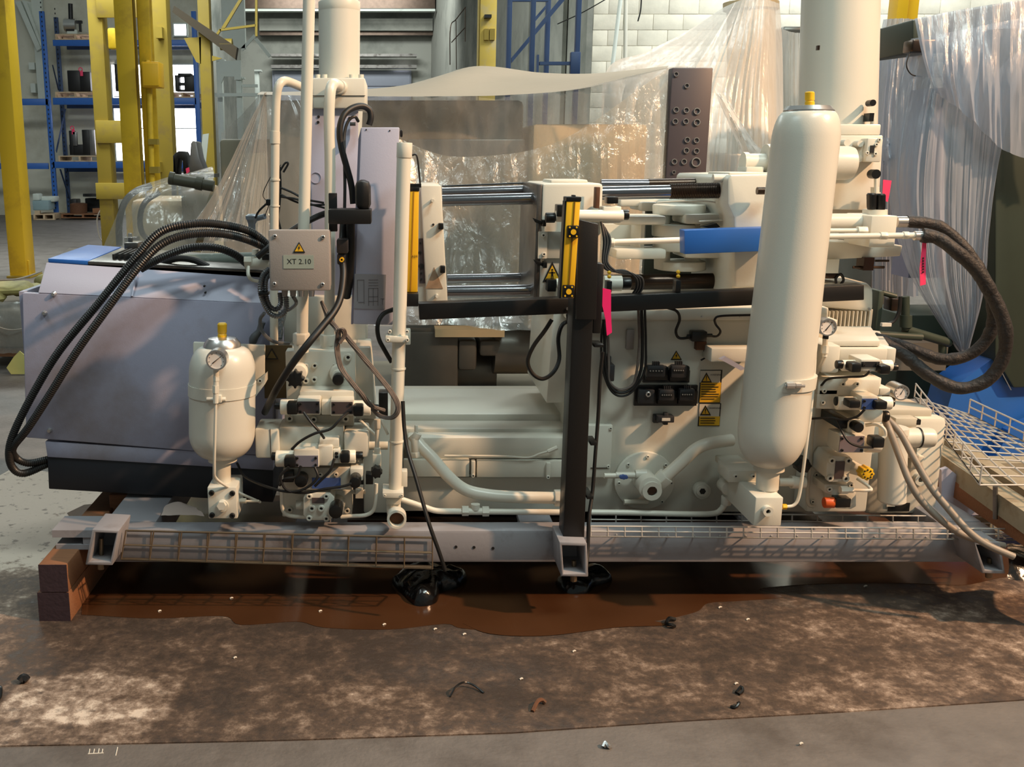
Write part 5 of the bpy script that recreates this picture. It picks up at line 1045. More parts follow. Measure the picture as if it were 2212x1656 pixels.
part(t, 'tube', PC, tb([(893, 940, 3.36), (908, 962, 3.34), (935, 990, 3.32), (970, 1030, 3.30), (1005, 1057, 3.30), (1050, 1068, 3.30), (1110, 1073, 3.30), (1205, 1075, 3.30)], 13, 18)); part(t, 'union_nut', CREAM, xc(1197, 1221, 1075, 19, 3.30, 6), bev=.003); part(t, 'upper_fitting', CREAM, ln((899, 986, 3.33), (897, 975, 3.33), 11, 6), ln((898, 976, 3.33), (896, 945, 3.33), 9, 12), ln((896, 948, 3.33), (903, 935, 3.33), 9, 12), ln((899, 940, 3.33), (899, 918, 3.33), 4, 8), bev=.001)
t = thing('hydraulic_pipe', 'thin cream pipe with a tee fitting along the foot of the bed', 'pipe', W(1050, 1112, 3.28))
part(t, 'tube', PC, tb([(866, 1078, 3.28), (890, 1086, 3.28), (920, 1096, 3.28), (945, 1103, 3.28), (990, 1104, 3.28)], 6.5, 12), ln((990, 1104, 3.28), (1240, 1106, 3.28), 6.5, 12)); part(t, 'tee_fitting', CREAM, xc(998, 1012, 1103, 11, 3.28, 6), xc(1012, 1042, 1104, 8, 3.28, 12), xc(1042, 1056, 1104, 11, 3.28, 6), lt([(1027, 1100, 9), (1027, 1088, 10)], 3.28, 12))
solo('lubrication_pipe', 'small cream grease pipe with an upturned end on the cover box', 'pipe', PC, tb([(960, 984, 3.40), (1080, 985, 3.40), (1140, 988, 3.40), (1165, 980, 3.40), (1185, 974, 3.40)], 2.5, 8), ln((1184, 975, 3.40), (1204, 966, 3.40), 5, 8))
# ================================================================ clamp unit
CYF = 3.46
t = thing('fixed_platen', 'cream fixed mould platen right of the yellow light curtain', 'platen', W(935, 652, CYF))
part(t, 'plate', CREAM, pr([(908, 400), (953, 400), (967, 652), (921, 653)], CYF, 3.92), bev=.006); part(t, 'side_rail', CREAM, pr([(900, 450), (909, 402), (922, 653), (904, 653)], CYF+.02, CYF+.08)); part(t, 'port_plate', PURP, pr([(905, 515), (916, 515), (921, 612), (906, 612)], CYF+.012, CYF+.02))
for x, y, r in ((907, 546, 3.5), (910, 575, 6), (908, 525, 2), (910, 590, 2), (910, 603, 2), (936, 485, 2.5)): part(t, 'port_hole', DARK, yc(x, y, r, CYF-.003 if x > 930 else CYF+.009, CYF+.02, 14))
for x, y in ((935, 433), (944, 640)): part(t, 'stud', CREAM, yc(x, y, 3.5, CYF-.03, CYF, 10))
part(t, 'torn_sticker', mat('torn_sticker', (140, 116, 92), .7, var=.5, vscale=40), tri(938, 600, 38, 46, CYF-.002, CYF)); part(t, 'die_clamp', PLAST, bx(947, 482, 958, 496, CYF-.02, CYF+.05), bx(951, 574, 962, 590, CYF-.02, CYF+.05), bev=.003)
t = thing('moving_platen', 'cream moving platen with a dark steel face in the clamp', 'platen', W(1230, 645, CYF))
part(t, 'plate', CREAM, bx(1168, 396, 1298, 648, CYF, 3.90), bev=.012); part(t, 'steel_face', STEEL, bx(1156, 398, 1168, 648, CYF+.005, 3.90), bev=.004); part(t, 'centre_hole', DARK, cyl(W(1156, 520, 3.70)+Vector((-.004, 0, 0)), W(1156, 520, 3.70)+Vector((.005, 0, 0)), .09, 28))
part(t, 'top_boss', CREAM, bx(1190, 388, 1270, 398, CYF+.1, CYF+.3), bev=.006)
lp = part(t, 'label_plate', mat('grey_white_plate', (176, 176, 166), .5, var=.1), bx(1163, 500, 1230, 558, CYF-.012, CYF), bev=.002); part(lp, 'bolt_strip', CREAM, bx(1163, 500, 1182, 558, CYF-.016, CYF-.01)); bolts(lp, [(1174, 508), (1175, 549)], CYF-.016, 4.5)
warn(t, 1193, 587, 42, 44, CYF, 'man')
for x, y in ((1176, 482), (1178, 572)): part(t, 'die_clamp', PLAST, bx(x-4, y-7, x+4, y+7, CYF-.035, CYF), pr([(x-26, y-12), (x-3, y-4), (x-3, y+4), (x-20, y-2)], CYF-.025, CYF-.01), bev=.002)
vv = part(t, 'core_pull_valve', WHITE, xc(1200, 1346, 466, 13, CYF-.06, 20), bx(1303, 446, 1342, 482, CYF-.07, CYF), bev=.004); part(vv, 'black_cap', PLAST, xc(1178, 1199, 470, 11, CYF-.06, 16), xc(1343, 1358, 464, 11, CYF-.06, 16), bx(1204, 442, 1222, 468, CYF-.09, CYF-.03), bx(1312, 425, 1336, 440, CYF-.07, CYF-.02), bev=.003)
part(t, 'rear_valve', CREAM, xc(1304, 1342, 612, 17, CYF-.04, 18)); part(t, 'black_plug', PLAST, xc(1343, 1362, 612, 14, CYF-.04, 16), bx(1183, 604, 1202, 630, CYF-.05, CYF), bev=.003); part(t, 'white_nub', WHITE, xc(1201, 1212, 612, 11, CYF-.03, 14)); part(t, 'brown_sensor', RUST, bx(1287, 404, 1296, 450, CYF-.06, CYF-.02), bev=.002); part(t, 'grey_box', BOXG, bx(1256, 460, 1292, 478, CYF-.06, CYF), bev=.004)
for i, (pts, r, lb) in enumerate([((955, 433, 1168, 428, 3.56), 12.5, 'upper front'), ((955, 416, 1165, 410, 3.84), 11, 'upper rear'), ((966, 630, 1168, 627, 3.56), 14, 'lower front'), ((966, 602, 1166, 598, 3.84), 10, 'lower rear')]):
    x0, y0, x1, y1, Y = pts
    tt = thing('tie_bar', '%s polished chrome tie bar between the platens' % lb, 'tie bar', W(x0, y0, Y)); part(tt, 'bar', CHROME, ln((x0, y0, Y), (x1, y1, Y), r, 28))
tt = thing('tie_bar', 'thick tie bar with dark threaded end at the rear of the clamp', 'tie bar', W(1440, 432, 3.56))
part(tt, 'bar', CHROME, ln((1298, 417, 3.56), (1446, 414, 3.56), 15, 28)); part(tt, 'threaded_end', OILY, tb([(1446, 413, 3.56), (1500, 412, 3.56), (1580, 411, 3.56)], 16.5, 28, 20, (.006, .0012)))
tt = thing('tie_bar', 'far tie bar seen behind the threaded one', 'tie bar', W(1440, 405, 4.05)); part(tt, 'bar', CHROME, ln((1298, 398, 3.84), (1400, 398, 3.84), 11, 20)); part(tt, 'threaded_end', OILY, ln((1400, 398, 3.84), (1520, 396, 3.84), 12, 20))
tt = thing('tie_bar', 'oily lower tie bar below the toggle links', 'tie bar', W(1480, 625, 3.7)); part(tt, 'bar', OILY, ln((1298, 610, 3.7), (1578, 606, 3.7), 17, 24)); part(tt, 'nut', STEEL, ln((1560, 602, 3.7), (1582, 602, 3.7), 22, 24))
solo('tie_bar_guard', 'thin black rail above the tie bars between the platens', 'rail', PLAST, ln((955, 402, 3.86), (1160, 394, 3.86), 2, 8))
solo('tie_bar_guard', 'thin black rail above the threaded tie bar', 'rail', PLAST, ln((1298, 394, 3.86), (1520, 388, 3.86), 2, 8))
t = thing('toggle_linkage', 'cream toggle linkage with stacked round bosses', 'linkage', W(1460, 582, 3.8))
for y0, y1, x, r, Y in ((463, 441, 1467, 56, 3.74), (510, 484, 1455, 46, 3.70), (541, 512, 1455, 44, 3.70), (582, 562, 1470, 53, 3.74)):
    part(t, 'boss', CREAM, lt([(x, y1+(y0-y1)*s, r) for s in (1, 0)], Y, 36), bev=.006)
for x in (1430, 1495): part(t, 'pin', CREAM, lt([(x, 580, 17), (x, 444, 17)], 3.72, 20))
for y0, y1 in ((466, 486), (538, 560)): part(t, 'front_link', CREAM, bx(1330, y0, 1440, y1, 3.60, 3.75), bev=.01); part(t, 'rear_link', CREAM, bx(1480, y0-4, 1600, y1-2, 3.62, 3.8), bev=.01)
part(t, 'cross_web', CREAM, bx(1384, 470, 1392, 560, 3.66, 3.9), bx(1304, 484, 1384, 540, 3.82, 3.86)); part(t, 'shadow_backdrop', mat('toggle_shade_green', (62, 66, 56), .6, var=.2), bx(1394, 446, 1590, 592, 3.97, 4.0)); part(t, 'upper_arm', CREAM, bx(1385, 436, 1420, 456, 3.9, 4.1), bx(1340, 430, 1590, 446, 3.94, 4.0), bev=.008)  # dark backdrop added for contrast, stands in for shade behind the bosses
part(t, 'grease_pipe', PC, tb([(1420, 437, 3.66), (1480, 434, 3.62), (1540, 436, 3.6), (1565, 448, 3.6), (1572, 456, 3.6)], 1.8, 6)); part(t, 'hydraulic_hand_rail', PC, tb([(1510, 478, 3.58), (1545, 476, 3.58), (1582, 474, 3.58), (1584, 488, 3.58)], 1.8, 6)); part(t, 'dark_stop', PLAST, pr([(1516, 490), (1548, 482), (1556, 490), (1540, 494)], 3.58, 3.62))
t = thing('ejector_rod', 'white ejector rod running from the moving platen to the blue cover', 'rod', W(1400, 526, 3.5)); part(t, 'rod', WHITE, ln((1322, 523, 3.5), (1480, 518, 3.5), 6.5, 16)); part(t, 'nut', CREAM, xc(1310, 1326, 524, 11, 3.5, 6), bev=.002)
t = thing('blue_cover', 'bright blue sheet metal cover beside the tall accumulator', 'cover', W(1564, 548, 3.4)); part(t, 'channel', BLUE, pr([(1478, 497), (1660, 491), (1660, 542), (1479, 549)], 3.40, 3.46), bev=.003)
t = thing('rear_platen', 'cream rear platen with rounded shoulder behind the tall accumulator', 'platen', W(1640, 625, CYF))
part(t, 'plate', CREAM, pr([(1572, 384), (1580, 378), (1760, 374), (1760, 612), (1586, 622), (1586, 470), (1572, 440)], CYF, 4.1), bev=.01); part(t, 'bar_collar', CREAM, ln((1566, 411, 3.56), (1582, 411, 3.56), 27, 28)); part(t, 'top_pad', CREAM, bx(1575, 372, 1660, 380, CYF+.06, CYF+.3), bev=.004); part(t, 'cap_screw', CREAM, xc(1540, 1572, 385, 9, CYF+.06, 16))
part(t, 'handle_bolt', OILY, xc(1635, 1664, 412, 8, CYF-.04, 12)); part(t, 'pedestal', CREAM, bx(1586, 470, 1760, 640, CYF+.02, 4.0), bev=.006); bolts(t, [(1654, 445)], CYF, 2.5, BOLTD)
t = thing('die_height_motor', 'cream flanged drive on top of the rear platen', 'motor', W(1640, 372, 3.7)); part(t, 'flange', CREAM, xc(1652, 1662, 350, 38, 3.75, 28)); part(t, 'shaft', CREAM, xc(1610, 1655, 352, 20, 3.75, 20)); part(t, 'end_disc', CREAM, xc(1604, 1614, 352, 23, 3.75, 20)); part(t, 'neck', CREAM, bx(1612, 360, 1650, 376, 3.7, 3.8), bev=.004)
# ================================================================ machine body right of the post
BF = 3.42
t = thing('clamp_base_machine', 'large cream machine body panel with sockets and warning plates', 'machine body', W(1430, 1105, BF))
part(t, 'front_plate', CREAM, bx(1232, 690, 1790, 1106, BF, 4.05), bev=.006); part(t, 'left_cheek', CREAM, pr([(1196, 672), (1240, 672), (1240, 870), (1180, 870)], BF+.06, 4.0), bev=.004); part(t, 'top_ledge', CREAM, bx(1226, 664, 1790, 692, BF-.03, 4.05), bev=.006)
for x in (1517, 1600, 1558): part(t, 'ledge_screw', ALU, yc(x, 684, 2, BF-.036, BF-.03, 8))
def sock(x0, y0, x1, y1, tab=True):
    s = part(t, 'socket_connector', PLAST, bx(x0, y0+10, x1+4, y1, BF-.03, BF), bev=.006); part(s, 'hood', DGREY, bx(x0+3, y0+8, x1-2, y1-8, BF-.06, BF-.03), bev=.006); part(s, 'pin_window', DARK, bx(x0+7, y0+15, x1-7, y0+23, BF-.063, BF-.058)); part(s, 'pin_dots', ALU, *[yc(x0+10+i*(x1-x0-20)/4, y0+19, 1.5, BF-.066, BF-.062, 6) for i in range(5)])
    if tab: part(s, 'latch', DGREY, *[bx((x0+x1)/2-6+i*4, y0, (x0+x1)/2-4+i*4, y0+10, BF-.05, BF-.03) for i in range(4)])
    return s
sock(1395, 782, 1440, 823); sock(1447, 781, 1486, 825); sock(1421, 834, 1460, 874); sock(1465, 833, 1504, 874)
bb = part(t, 'bolted_box', DGREY, bx(1380, 842, 1414, 872, BF-.04, BF), bev=.004); bolts(bb, [(1400, 851)], BF-.04, 6, BOLTS); part(t, 'socket_back_plate', PLAST, bx(1371, 832, 1506, 876, BF-.012, BF), bx(1390, 800, 1490, 826, BF-.012, BF))
ss = part(t, 'small_socket', DGREY, bx(1421, 899, 1457, 913, BF-.05, BF-.01), bx(1412, 896, 1424, 914, BF-.02, BF), bx(1434, 892, 1444, 918, BF-.04, BF-.02), bev=.003); part(ss, 'socket_label', SIGNW, bx(1430, 903, 1448, 909, BF-.053, BF-.049))
warn(t, 1461, 767, 24, 20, BF, 'bolt')
def sticker(x0, y0, x1, y1, ysplit, ty, word):
    s = part(t, 'warning_sticker', INK, bx(x0, y0, x1, y1, BF-.002, BF+.001), label='white and yellow warning sticker'); part(s, 'white_field', SIGNW, bx(x0+1.5, y0+1.5, x1-1.5, ysplit, BF-.003, BF)); part(s, 'yellow_field', SIGNY, bx(x0+1.5, ysplit, x1-1.5, y1-1.5, BF-.003, BF))
    cx_ = x0+(x1-x0)*.32; part(s, 'triangle', INK, tri(cx_, ty, 24, 22, BF-.004, BF-.002)); part(s, 'triangle_face', SIGNY, tri(cx_, ty+1, 16, 14, BF-.005, BF-.003)); part(s, 'exclamation_mark', INK, bx(cx_-.9, ty-4, cx_+.9, ty+3, BF-.006, BF-.004), bx(cx_-.9, ty+4.5, cx_+.9, ty+6.3, BF-.006, BF-.004))
    part(s, 'lettering', INK, text_geo(word, x0+(x1-x0)*.76, y0+12, 3.6, BF-.0045)); n = int((y1-ysplit-4)/5.2); part(s, 'small_print', INK, *[bx(x0+4, ysplit+3.5+i*5.2, x0+4+(x1-x0-9)*random.uniform(.7, 1), ysplit+5+i*5.2, BF-.0045, BF-.003) for i in range(n)])
sticker(1511, 799, 1558, 870, 826, 815, 'WARNING'); sticker(1509, 871, 1556, 920, 899, 886, 'WARNING')
cv = part(t, 'round_cover', CREAM, yc(1393, 1039, 65, BF-.02, BF, 48), bev=.003); bolts(cv, [(1357, 1003), (1399, 986), (1438, 1004), (1450, 1043), (1430, 1083), (1337, 1043), (1352, 1082)], BF-.02, 4)
pt = part(t, 'drain_port', CREAM, yc(1518, 1061, 18, BF-.03, BF, 24), yc(1518, 1061, 13, BF-.04, BF-.03, 20), bev=.002); part(pt, 'hex_socket', DARK, yc(1518, 1061, 7, BF-.042, BF-.039, 6))
part(t, 'side_socket', DGREY, bx(1306, 769, 1320, 812, BF-.05, BF), bx(1312, 788, 1328, 824, BF-.06, BF), bev=.004); part(t, 'grey_tag_box', BOXG, bx(1354, 712, 1370, 755, BF-.02, BF), bev=.003); part(t, 'flap_bracket', CREAM, bx(1536, 752, 1640, 782, BF-.10, BF), bev=.004); part(t, 'skewed_arm', GREYP, pr([(1556, 776), (1568, 770), (1612, 796), (1600, 800)], BF-.13, BF-.11))
t = thing('suction_pipe', 'cream angled pipe with hexagon union on the round cover', 'pipe', W(1406, 1090, 3.35))
part(t, 'tube', PC, tb([(1436, 1030, 3.33), (1470, 1000, 3.33), (1500, 972, 3.33), (1530, 958, 3.33), (1580, 950, 3.36)], 13.5, 18)); part(t, 'union_nut', CREAM, ln((1418, 1046, 3.34), (1440, 1026, 3.33), 20, 6), bev=.003); part(t, 'elbow_body', CREAM, yc(1405, 1054, 25, BF-.12, BF-.02, 24), bev=.004); part(t, 'hex_recess', OILY, yc(1409, 1061, 11, BF-.122, BF-.118, 6)); part(t, 'hex_cap', CREAM, annulus(1409, 1061, 21, 11, BF-.13, BF-.12, 24))
t = thing('drain_cock', 'small drain cock with a blue lever on the round cover', 'valve', W(1350, 1040, 3.35)); part(t, 'body', CREAM, xc(1330, 1375, 1026, 7, BF-.06, 14), xc(1372, 1396, 1024, 10, BF-.06, 14)); part(t, 'outlet', PC, xc(1305, 1332, 1027, 6, BF-.06, 12)); part(t, 'lever', BLUEP, gear(1348, 1031, 9, 5, BF-.09, BF-.075, 2), bev=.001); part(t, 'lower_stub', CREAMD, xc(1348, 1400, 1084, 6, BF-.05, 10))
t = thing('hydraulic_pipe', 'thin cream pipe turning up into an elbow at the foot of the body', 'pipe', W(1450, 1112, 3.32)); part(t, 'tube', PC, tb([(1272, 1106, 3.32), (1360, 1107, 3.32), (1480, 1110, 3.32), (1540, 1109, 3.32), (1558, 1100, 3.32), (1566, 1086, 3.32)], 6.5, 12)); part(t, 'elbow', CREAM, lt([(1568, 1090, 11), (1570, 1070, 12)], 3.32, 8), yc(1574, 1056, 15, 3.28, 3.34, 20), bev=.003)
t = thing('limit_switch', 'small black switch on the body panel with two dark cables', 'switch', W(1511, 755, 3.38)); part(t, 'body', PLAST, bx(1495, 716, 1528, 738, BF-.05, BF-.01), bev=.004); part(t, 'bracket', RUST, bx(1505, 738, 1526, 756, BF-.03, BF)); part(t, 'cable', RUB, tb([(1495, 728, 3.39), (1468, 730, 3.39), (1460, 715, 3.38), (1468, 690, 3.37), (1462, 672, 3.36), (1440, 664, 3.36)], 3, 8), tb([(1528, 724, 3.39), (1548, 726, 3.39), (1556, 715, 3.38), (1546, 700, 3.38), (1545, 688, 3.37), (1560, 682, 3.37), (1630, 680, 3.37)], 2.5, 8), tb([(1520, 752, 3.4), (1524, 770, 3.4), (1514, 778, 3.4)], 2, 8)); part(t, 'gland', PLAST, xc(1484, 1496, 726, 4, BF-.03, 10), xc(1527, 1538, 724, 4, BF-.03, 10))
for i, (x, r) in enumerate(((0, 3.5), (7, 3), (-7, 2.6))):
    solo('control_cable', ('thick', 'brown', 'thin')[i]+' cable hanging in a long loop left of the sockets', 'cable', RUB if i != 1 else WIRES, tb([(1386-x, 668, 3.36), (1388-x, 740, 3.36), (1384-x*1.2, 800, 3.36), (1366, 838-x, 3.36), (1338, 848-x, 3.36), (1316, 830-x, 3.36), (1308+x, 790, 3.36), (1306+x, 730, 3.36), (1304, 690, 3.36)], r, 8))
for i, (p, r, lb) in enumerate([([(1192, 690, 3.33), (1176, 715, 3.33), (1152, 748, 3.33), (1140, 780, 3.33), (1150, 806, 3.33), (1172, 818, 3.33), (1195, 804, 3.34), (1208, 775, 3.36), (1206, 730, 3.38), (1216, 700, 3.40), (1238, 692, 3.42)], 4.5, 'black hose hanging in a loop under the black beam'), ([(1226, 678, 3.33), (1230, 698, 3.33), (1244, 718, 3.33), (1252, 730, 3.34)], 4, 'short black cable entering the black post'), ([(1302, 760, 3.2), (1296, 820, 3.2), (1292, 900, 3.2), (1286, 980, 3.18), (1280, 1060, 3.16), (1272, 1120, 3.12), (1270, 1180, 3.1), (1266, 1230, 3.06)], 4, 'black cable strapped down the right side of the black post')]):
    solo('control_cable', lb, 'cable', RUB, tb(p, r, 10))
# ================================================================ guard frame and light curtains
t = thing('guard_frame', 'matt black guard post with a long cross beam', 'guard frame', W(1240, 1170, 3.1))
part(t, 'post', BLACK, pr([(1254, 486), (1292, 486), (1285, 600), (1262, 1169), (1216, 1169), (1240, 600)], 3.10, 3.19), bev=.004)
part(t, 'cap_plate', BLACK, pr([(1250, 474), (1293, 484), (1288, 690), (1244, 690)], 3.08, 3.10), bev=.002)
part(t, 'rear_post', BLACK, pr([(1287, 568), (1305, 570), (1298, 720), (1280, 720)], 3.16, 3.22), bev=.003)
part(t, 'cross_beam', BLACK, pr([(904, 656), (1240, 643), (1240, 677), (906, 691)], 3.29, 3.35), pr([(1240, 643), (1867, 615), (1867, 648), (1240, 677)], 3.29, 3.35), bev=.003)
part(t, 'cable_clip', PLAST, bx(1284, 744, 1304, 750, 3.12, 3.2), bx(1276, 955, 1290, 962, 3.12, 3.2), bx(1268, 1072, 1282, 1078, 3.10, 3.2), bev=.001); part(t, 'bolt_head', ALU, yc(1226, 667, 3, 3.285, 3.29, 8))
part(t, 'left_end_bracket', BLACK, bx(876, 634, 904, 662, 3.24, 3.32), bev=.003)
t = thing('light_curtain', 'yellow safety light curtain beside the fixed platen', 'light curtain', W(890, 634, 3.26))
LY = 3.27
part(t, 'housing', YEL, pr([(886, 412), (905, 412), (902, 631), (877, 631)], LY, LY+.04), bev=.003); part(t, 'top_cap', PLAST, bx(885, 404, 906, 413, LY-.002, LY+.042), bev=.002); part(t, 'groove', mat('curtain_groove', (150, 104, 16), .5), pr([(893, 414), (895, 414), (888, 630), (886, 630)], LY-.002, LY+.001)); part(t, 'brand_mark', INK, text_geo('ABB', 896, 556, 5, LY-.003)); part(t, 'cable_hook', PLAST, tb([(890, 335, LY+.03), (900, 336, LY+.03), (905, 370, LY+.03), (908, 404, LY+.03)], 2, 8), bx(886, 397, 910, 405, LY, LY+.04))
t = thing('light_curtain', 'yellow safety light curtain mounted on the black post', 'light curtain', W(1228, 648, 3.05))
LY = 3.03
part(t, 'housing', YEL, pr([(1224, 432), (1254, 434), (1240, 644), (1212, 642)], LY, LY+.05), bev=.003); part(t, 'top_cap', PLAST, bx(1223, 425, 1256, 435, LY-.002, LY+.052), bx(1236, 421, 1244, 426, LY+.01, LY+.03), bev=.002); part(t, 'groove', mat('curtain_lens', (120, 88, 20), .3), pr([(1240, 436), (1243, 436), (1229, 640), (1226, 640)], LY-.002, LY+.001)); part(t, 'edge_strip', PLAST, pr([(1220, 434), (1224, 434), (1212, 644), (1208, 644)], LY+.002, LY+.04))
for y, x in ((487, 1238), (616, 1228)):
    cl = part(t, 'mounting_clamp', PLAST, bx(x-12, y, x+13, y+27, LY-.012, LY+.055), bev=.003); part(cl, 'clamp_button', YEL, yc(x+1, y+14, 6, LY-.016, LY-.01, 14), yc(x-7, y+4, 2, LY-.016, LY-.01, 8), yc(x+8, y+4, 2, LY-.016, LY-.01, 8), yc(x-7, y+23, 2, LY-.016, LY-.01, 8), yc(x+8, y+23, 2, LY-.016, LY-.01, 8))
t = thing('wire_loom', 'bunch of thin wires behind the black post', 'wires', W(1320, 640, 3.3))
for i in range(6):
    part(t, 'wire', WIRES if i % 2 else RUB, tb([(1298+i*2, 478+i*3, 3.34), (1304+i*3, 520, 3.33), (1302+i*2, 565, 3.32), (1312+i*5, 583+i, 3.32), (1350+i*4, 584+i*2, 3.32), (1372+i*3, 600, 3.32), (1374+i*3, 620, 3.33), (1365+i*3, 636, 3.34)], 2, 7))
for x, y, lb in ((1465, 604, 'yellow grease nipples on a dark peg above the black beam'), (1316, 605, 'yellow grease nipples beside the black post')):
    tt = thing('grease_point', lb, 'grease nipple', W(x, 630, 3.32)); part(tt, 'peg', PLAST, bx(x-5, y+2, x+6, 632, 3.30, 3.34), bev=.002); part(tt, 'nipple', YEL, *[lt([(x, y-4-i*9, 2), (x, y-6-i*9, 4.2), (x, y-9-i*9, 4.4), (x, y-12-i*9, 2)], 3.32, 12) for i in range(2)])
def ribbon(name, label, pts, m, Y):
    return solo(name, label, 'tag', m, pr(pts, Y, Y+.002))
ribbon('flagging_tag', 'long magenta flagging tag hanging beside the black post', [(1302, 622), (1320, 626), (1320, 680), (1322, 718), (1311, 725), (1308, 690), (1301, 660)], PINK, 3.10)
tg = thing('flagging_tag', 'hot pink tag hanging from the hose at the right', 'tag', W(1996, 615, 3.43)); part(tg, 'ribbon', PINKH, pr([(1994, 514), (2002, 514), (2000, 560), (2000, 614), (1988, 617), (1987, 580)], 3.425, 3.427)); part(tg, 'printed_marks', INK, *[bx(1993, 556+i*6, 1996, 559+i*6, 3.422, 3.4245) for i in range(6)])
ribbon('flagging_tag', 'faded pink tag under film behind the black knobs', [(1908, 388), (1926, 390), (1922, 415), (1918, 436), (1906, 432)], PINKH, 3.84)
# ================================================================ tall accumulator
AY2 = 3.10
t = thing('bladder_accumulator', 'tall slim cream accumulator bottle in front of the rear platen', 'accumulator', W(1660, 1136, AY2))
def cxa(y): return 1748-(y-230)*(1748-1660)/(1000-230)
pf = [(cxa(1004), 1004, 30)]+[(cxa(920), 922+80*cos(a), 30+41*sin(a)) for a in [pi/2*k/10 for k in range(1, 11)]]
pf += [(cxa(y), y, 71-1*(y < 600)) for y in (900, 820, 700, 560, 420, 320)]
pf += [(cxa(300), 306-66*sin(a), 48+22*cos(a)) for a in [pi/2*k/8 for k in range(1, 9)]]
pf = [(cxa(y), y, r) for _, y, r in pf]
part(t, 'shell', CREAMT, lt(pf, AY2, 56))
part(t, 'top_ring', ALU, lt([(1747, 243, 52), (1747, 238, 52), (1747, 229, 45), (1747, 227, 12)], AY2, 36)); part(t, 'charging_cap', YEL, lt([(1749, 232, 10), (1749, 220, 10), (1749, 218, 8.5), (1749, 216, 10), (1749, 200, 10), (1749, 198, 8)], AY2, 12))
bd = part(t, 'clamp_band', CREAM, lt([(1684, 832, 72.5), (1688, 806, 72.5)], AY2, 56)); part(bd, 'band_screw', ALU, xc(1695, 1738, 833, 4, AY2-.112, 8), xc(1698, 1716, 832, 8, AY2-.112, 8), xc(1718, 1730, 832, 6, AY2-.112, 8))
part(t, 'collar', CREAM, lt([(1661, 1013, 32), (1661, 1002, 31)], AY2, 32)); part(t, 'neck', CREAM, lt([(1657, 1054, 23.5), (1659, 1012, 24)], AY2, 28)); part(t, 'hex_base', CREAM, lt([(1656, 1076, 23), (1656, 1053, 24)], AY2, 6), bev=.003)
part(t, 'collar_mark', INK, bx(1659, 1005, 1664, 1011, AY2-.048, AY2-.044))
bk = part(t, 'valve_block', CREAM, bx(1630, 1074, 1690, 1136, 3.02, 3.34), bev=.004); part(bk, 'port_boss', CREAM, annulus(1660, 1105, 11, 5, 3.0, 3.02, 20)); part(bk, 'port_bore', DARK, yc(1660, 1105, 5.2, 3.012, 3.018, 14))
part(t, 'side_manifold', CREAM, pr([(1588, 1036), (1640, 1036), (1640, 1116), (1622, 1116), (1590, 1090)], 3.22, 3.40), bev=.004); sb = part(t, 'saddle_block', CREAM, bx(1574, 1016, 1640, 1042, 3.18, 3.30), bx(1564, 1000, 1616, 1014, 3.26, 3.36), bev=.004); bolts(sb, [(1589, 1028), (1627, 1028)], 3.18, 5)
part(t, 'sensing_pipe', PC, tb([(1762, 690, 3.14), (1760, 780, 3.13), (1752, 880, 3.11), (1742, 960, 3.1), (1733, 1030, 3.1), (1725, 1075, 3.1), (1714, 1091, 3.1), (1697, 1094, 3.1)], 3.6, 10)); part(t, 'brass_nut', YEL, xc(1690, 1699, 1094, 6, 3.1, 6)); part(t, 'cross_pipe', PC, xc(1682, 1712, 1041, 9, 3.24, 14), xc(1708, 1738, 1041, 14, 3.26, 16))
part(t, 'star_knob', PLAST, gear(1738, 1007, 17, 14.5, 3.24, 3.30, 6), bev=.004)
# ================================================================ right valve manifold and tank
RY2 = 3.30
m = thing('valve_manifold', 'cream valve manifold with gauges right of the tall accumulator', 'valve manifold', W(1840, 1105, RY2))
part(m, 'backing_plate', CREAM, bx(1752, 880, 1884, 1106, RY2, RY2+.12), bev=.008); bolts(m, [(1772, 970), (1763, 1025), (1755, 1083)], RY2, 5)
part(m, 'upper_block', CREAM, bx(1776, 746, 1815, 806, RY2-.16, RY2+.1), bx(1812, 752, 1918, 784, RY2-.12, RY2+.12), bev=.008); part(m, 'cover_plate', CREAM, prism([W(1786, 748, RY2-.1), W(1900, 748, RY2-.1), W(1880, 716, RY2+.25), W(1790, 716, RY2+.25)], Vector((0, 0, .02))), bev=.004); part(m, 'end_cover', CREAM, bx(1914, 752, 1936, 786, RY2-.1, RY2+.06), bev=.006)
part(m, 'rear_platform', CREAM, prism([W(1772, 745, RY2), W(1920, 745, RY2), W(1900, 715, 3.9), W(1772, 700, 3.9)], Vector((0, 0, -.08))))
for x, y in ((1822, 750), (1852, 752), (1894, 752)): part(m, 'countersunk_bolt', CREAM, lt([(x, y+4, 5), (x, y-2, 5)], RY2-.08, 10))
dvalve(m, 1818, 1926, 776, 802, RY2-.24, (1861, 781, 1900, 793), [(1840, 785, 1862, 805), (1902, 790, 1925, 809)], DGREY, [(1806, 787, 9.5, 1820), (1925, 793, 8, 1938)])
part(m, 'middle_block', CREAM, bx(1766, 818, 1902, 856, RY2-.14, RY2+.1), bx(1764, 838, 1812, 884, RY2-.14, RY2), bev=.008); bolts(m, [(1820, 829), (1851, 829)], RY2-.14, 5.5); bolts(m, [(1780, 844), (1777, 869)], RY2-.14, 5); part(m, 'middle_end', CREAM, bx(1884, 816, 1904, 836, RY2-.12, RY2), bx(1900, 838, 1924, 854, RY2-.14, RY2), bev=.004)
dvalve(m, 1806, 1924, 855, 886, RY2-.22, (1862, 861, 1894, 884), [(1835, 865, 1860, 882), (1893, 867, 1918, 885)], BLUEP, [(1804, 866, 10, 1812), (1923, 870, 9, 1930)])
part(m, 'lower_link_block', CREAM, bx(1856, 886, 1908, 912, RY2-.12, RY2+.06), bev=.006); part(m, 'black_end_cap', PLAST, xc(1905, 1918, 898, 12, RY2-.08, 16), bev=.004)
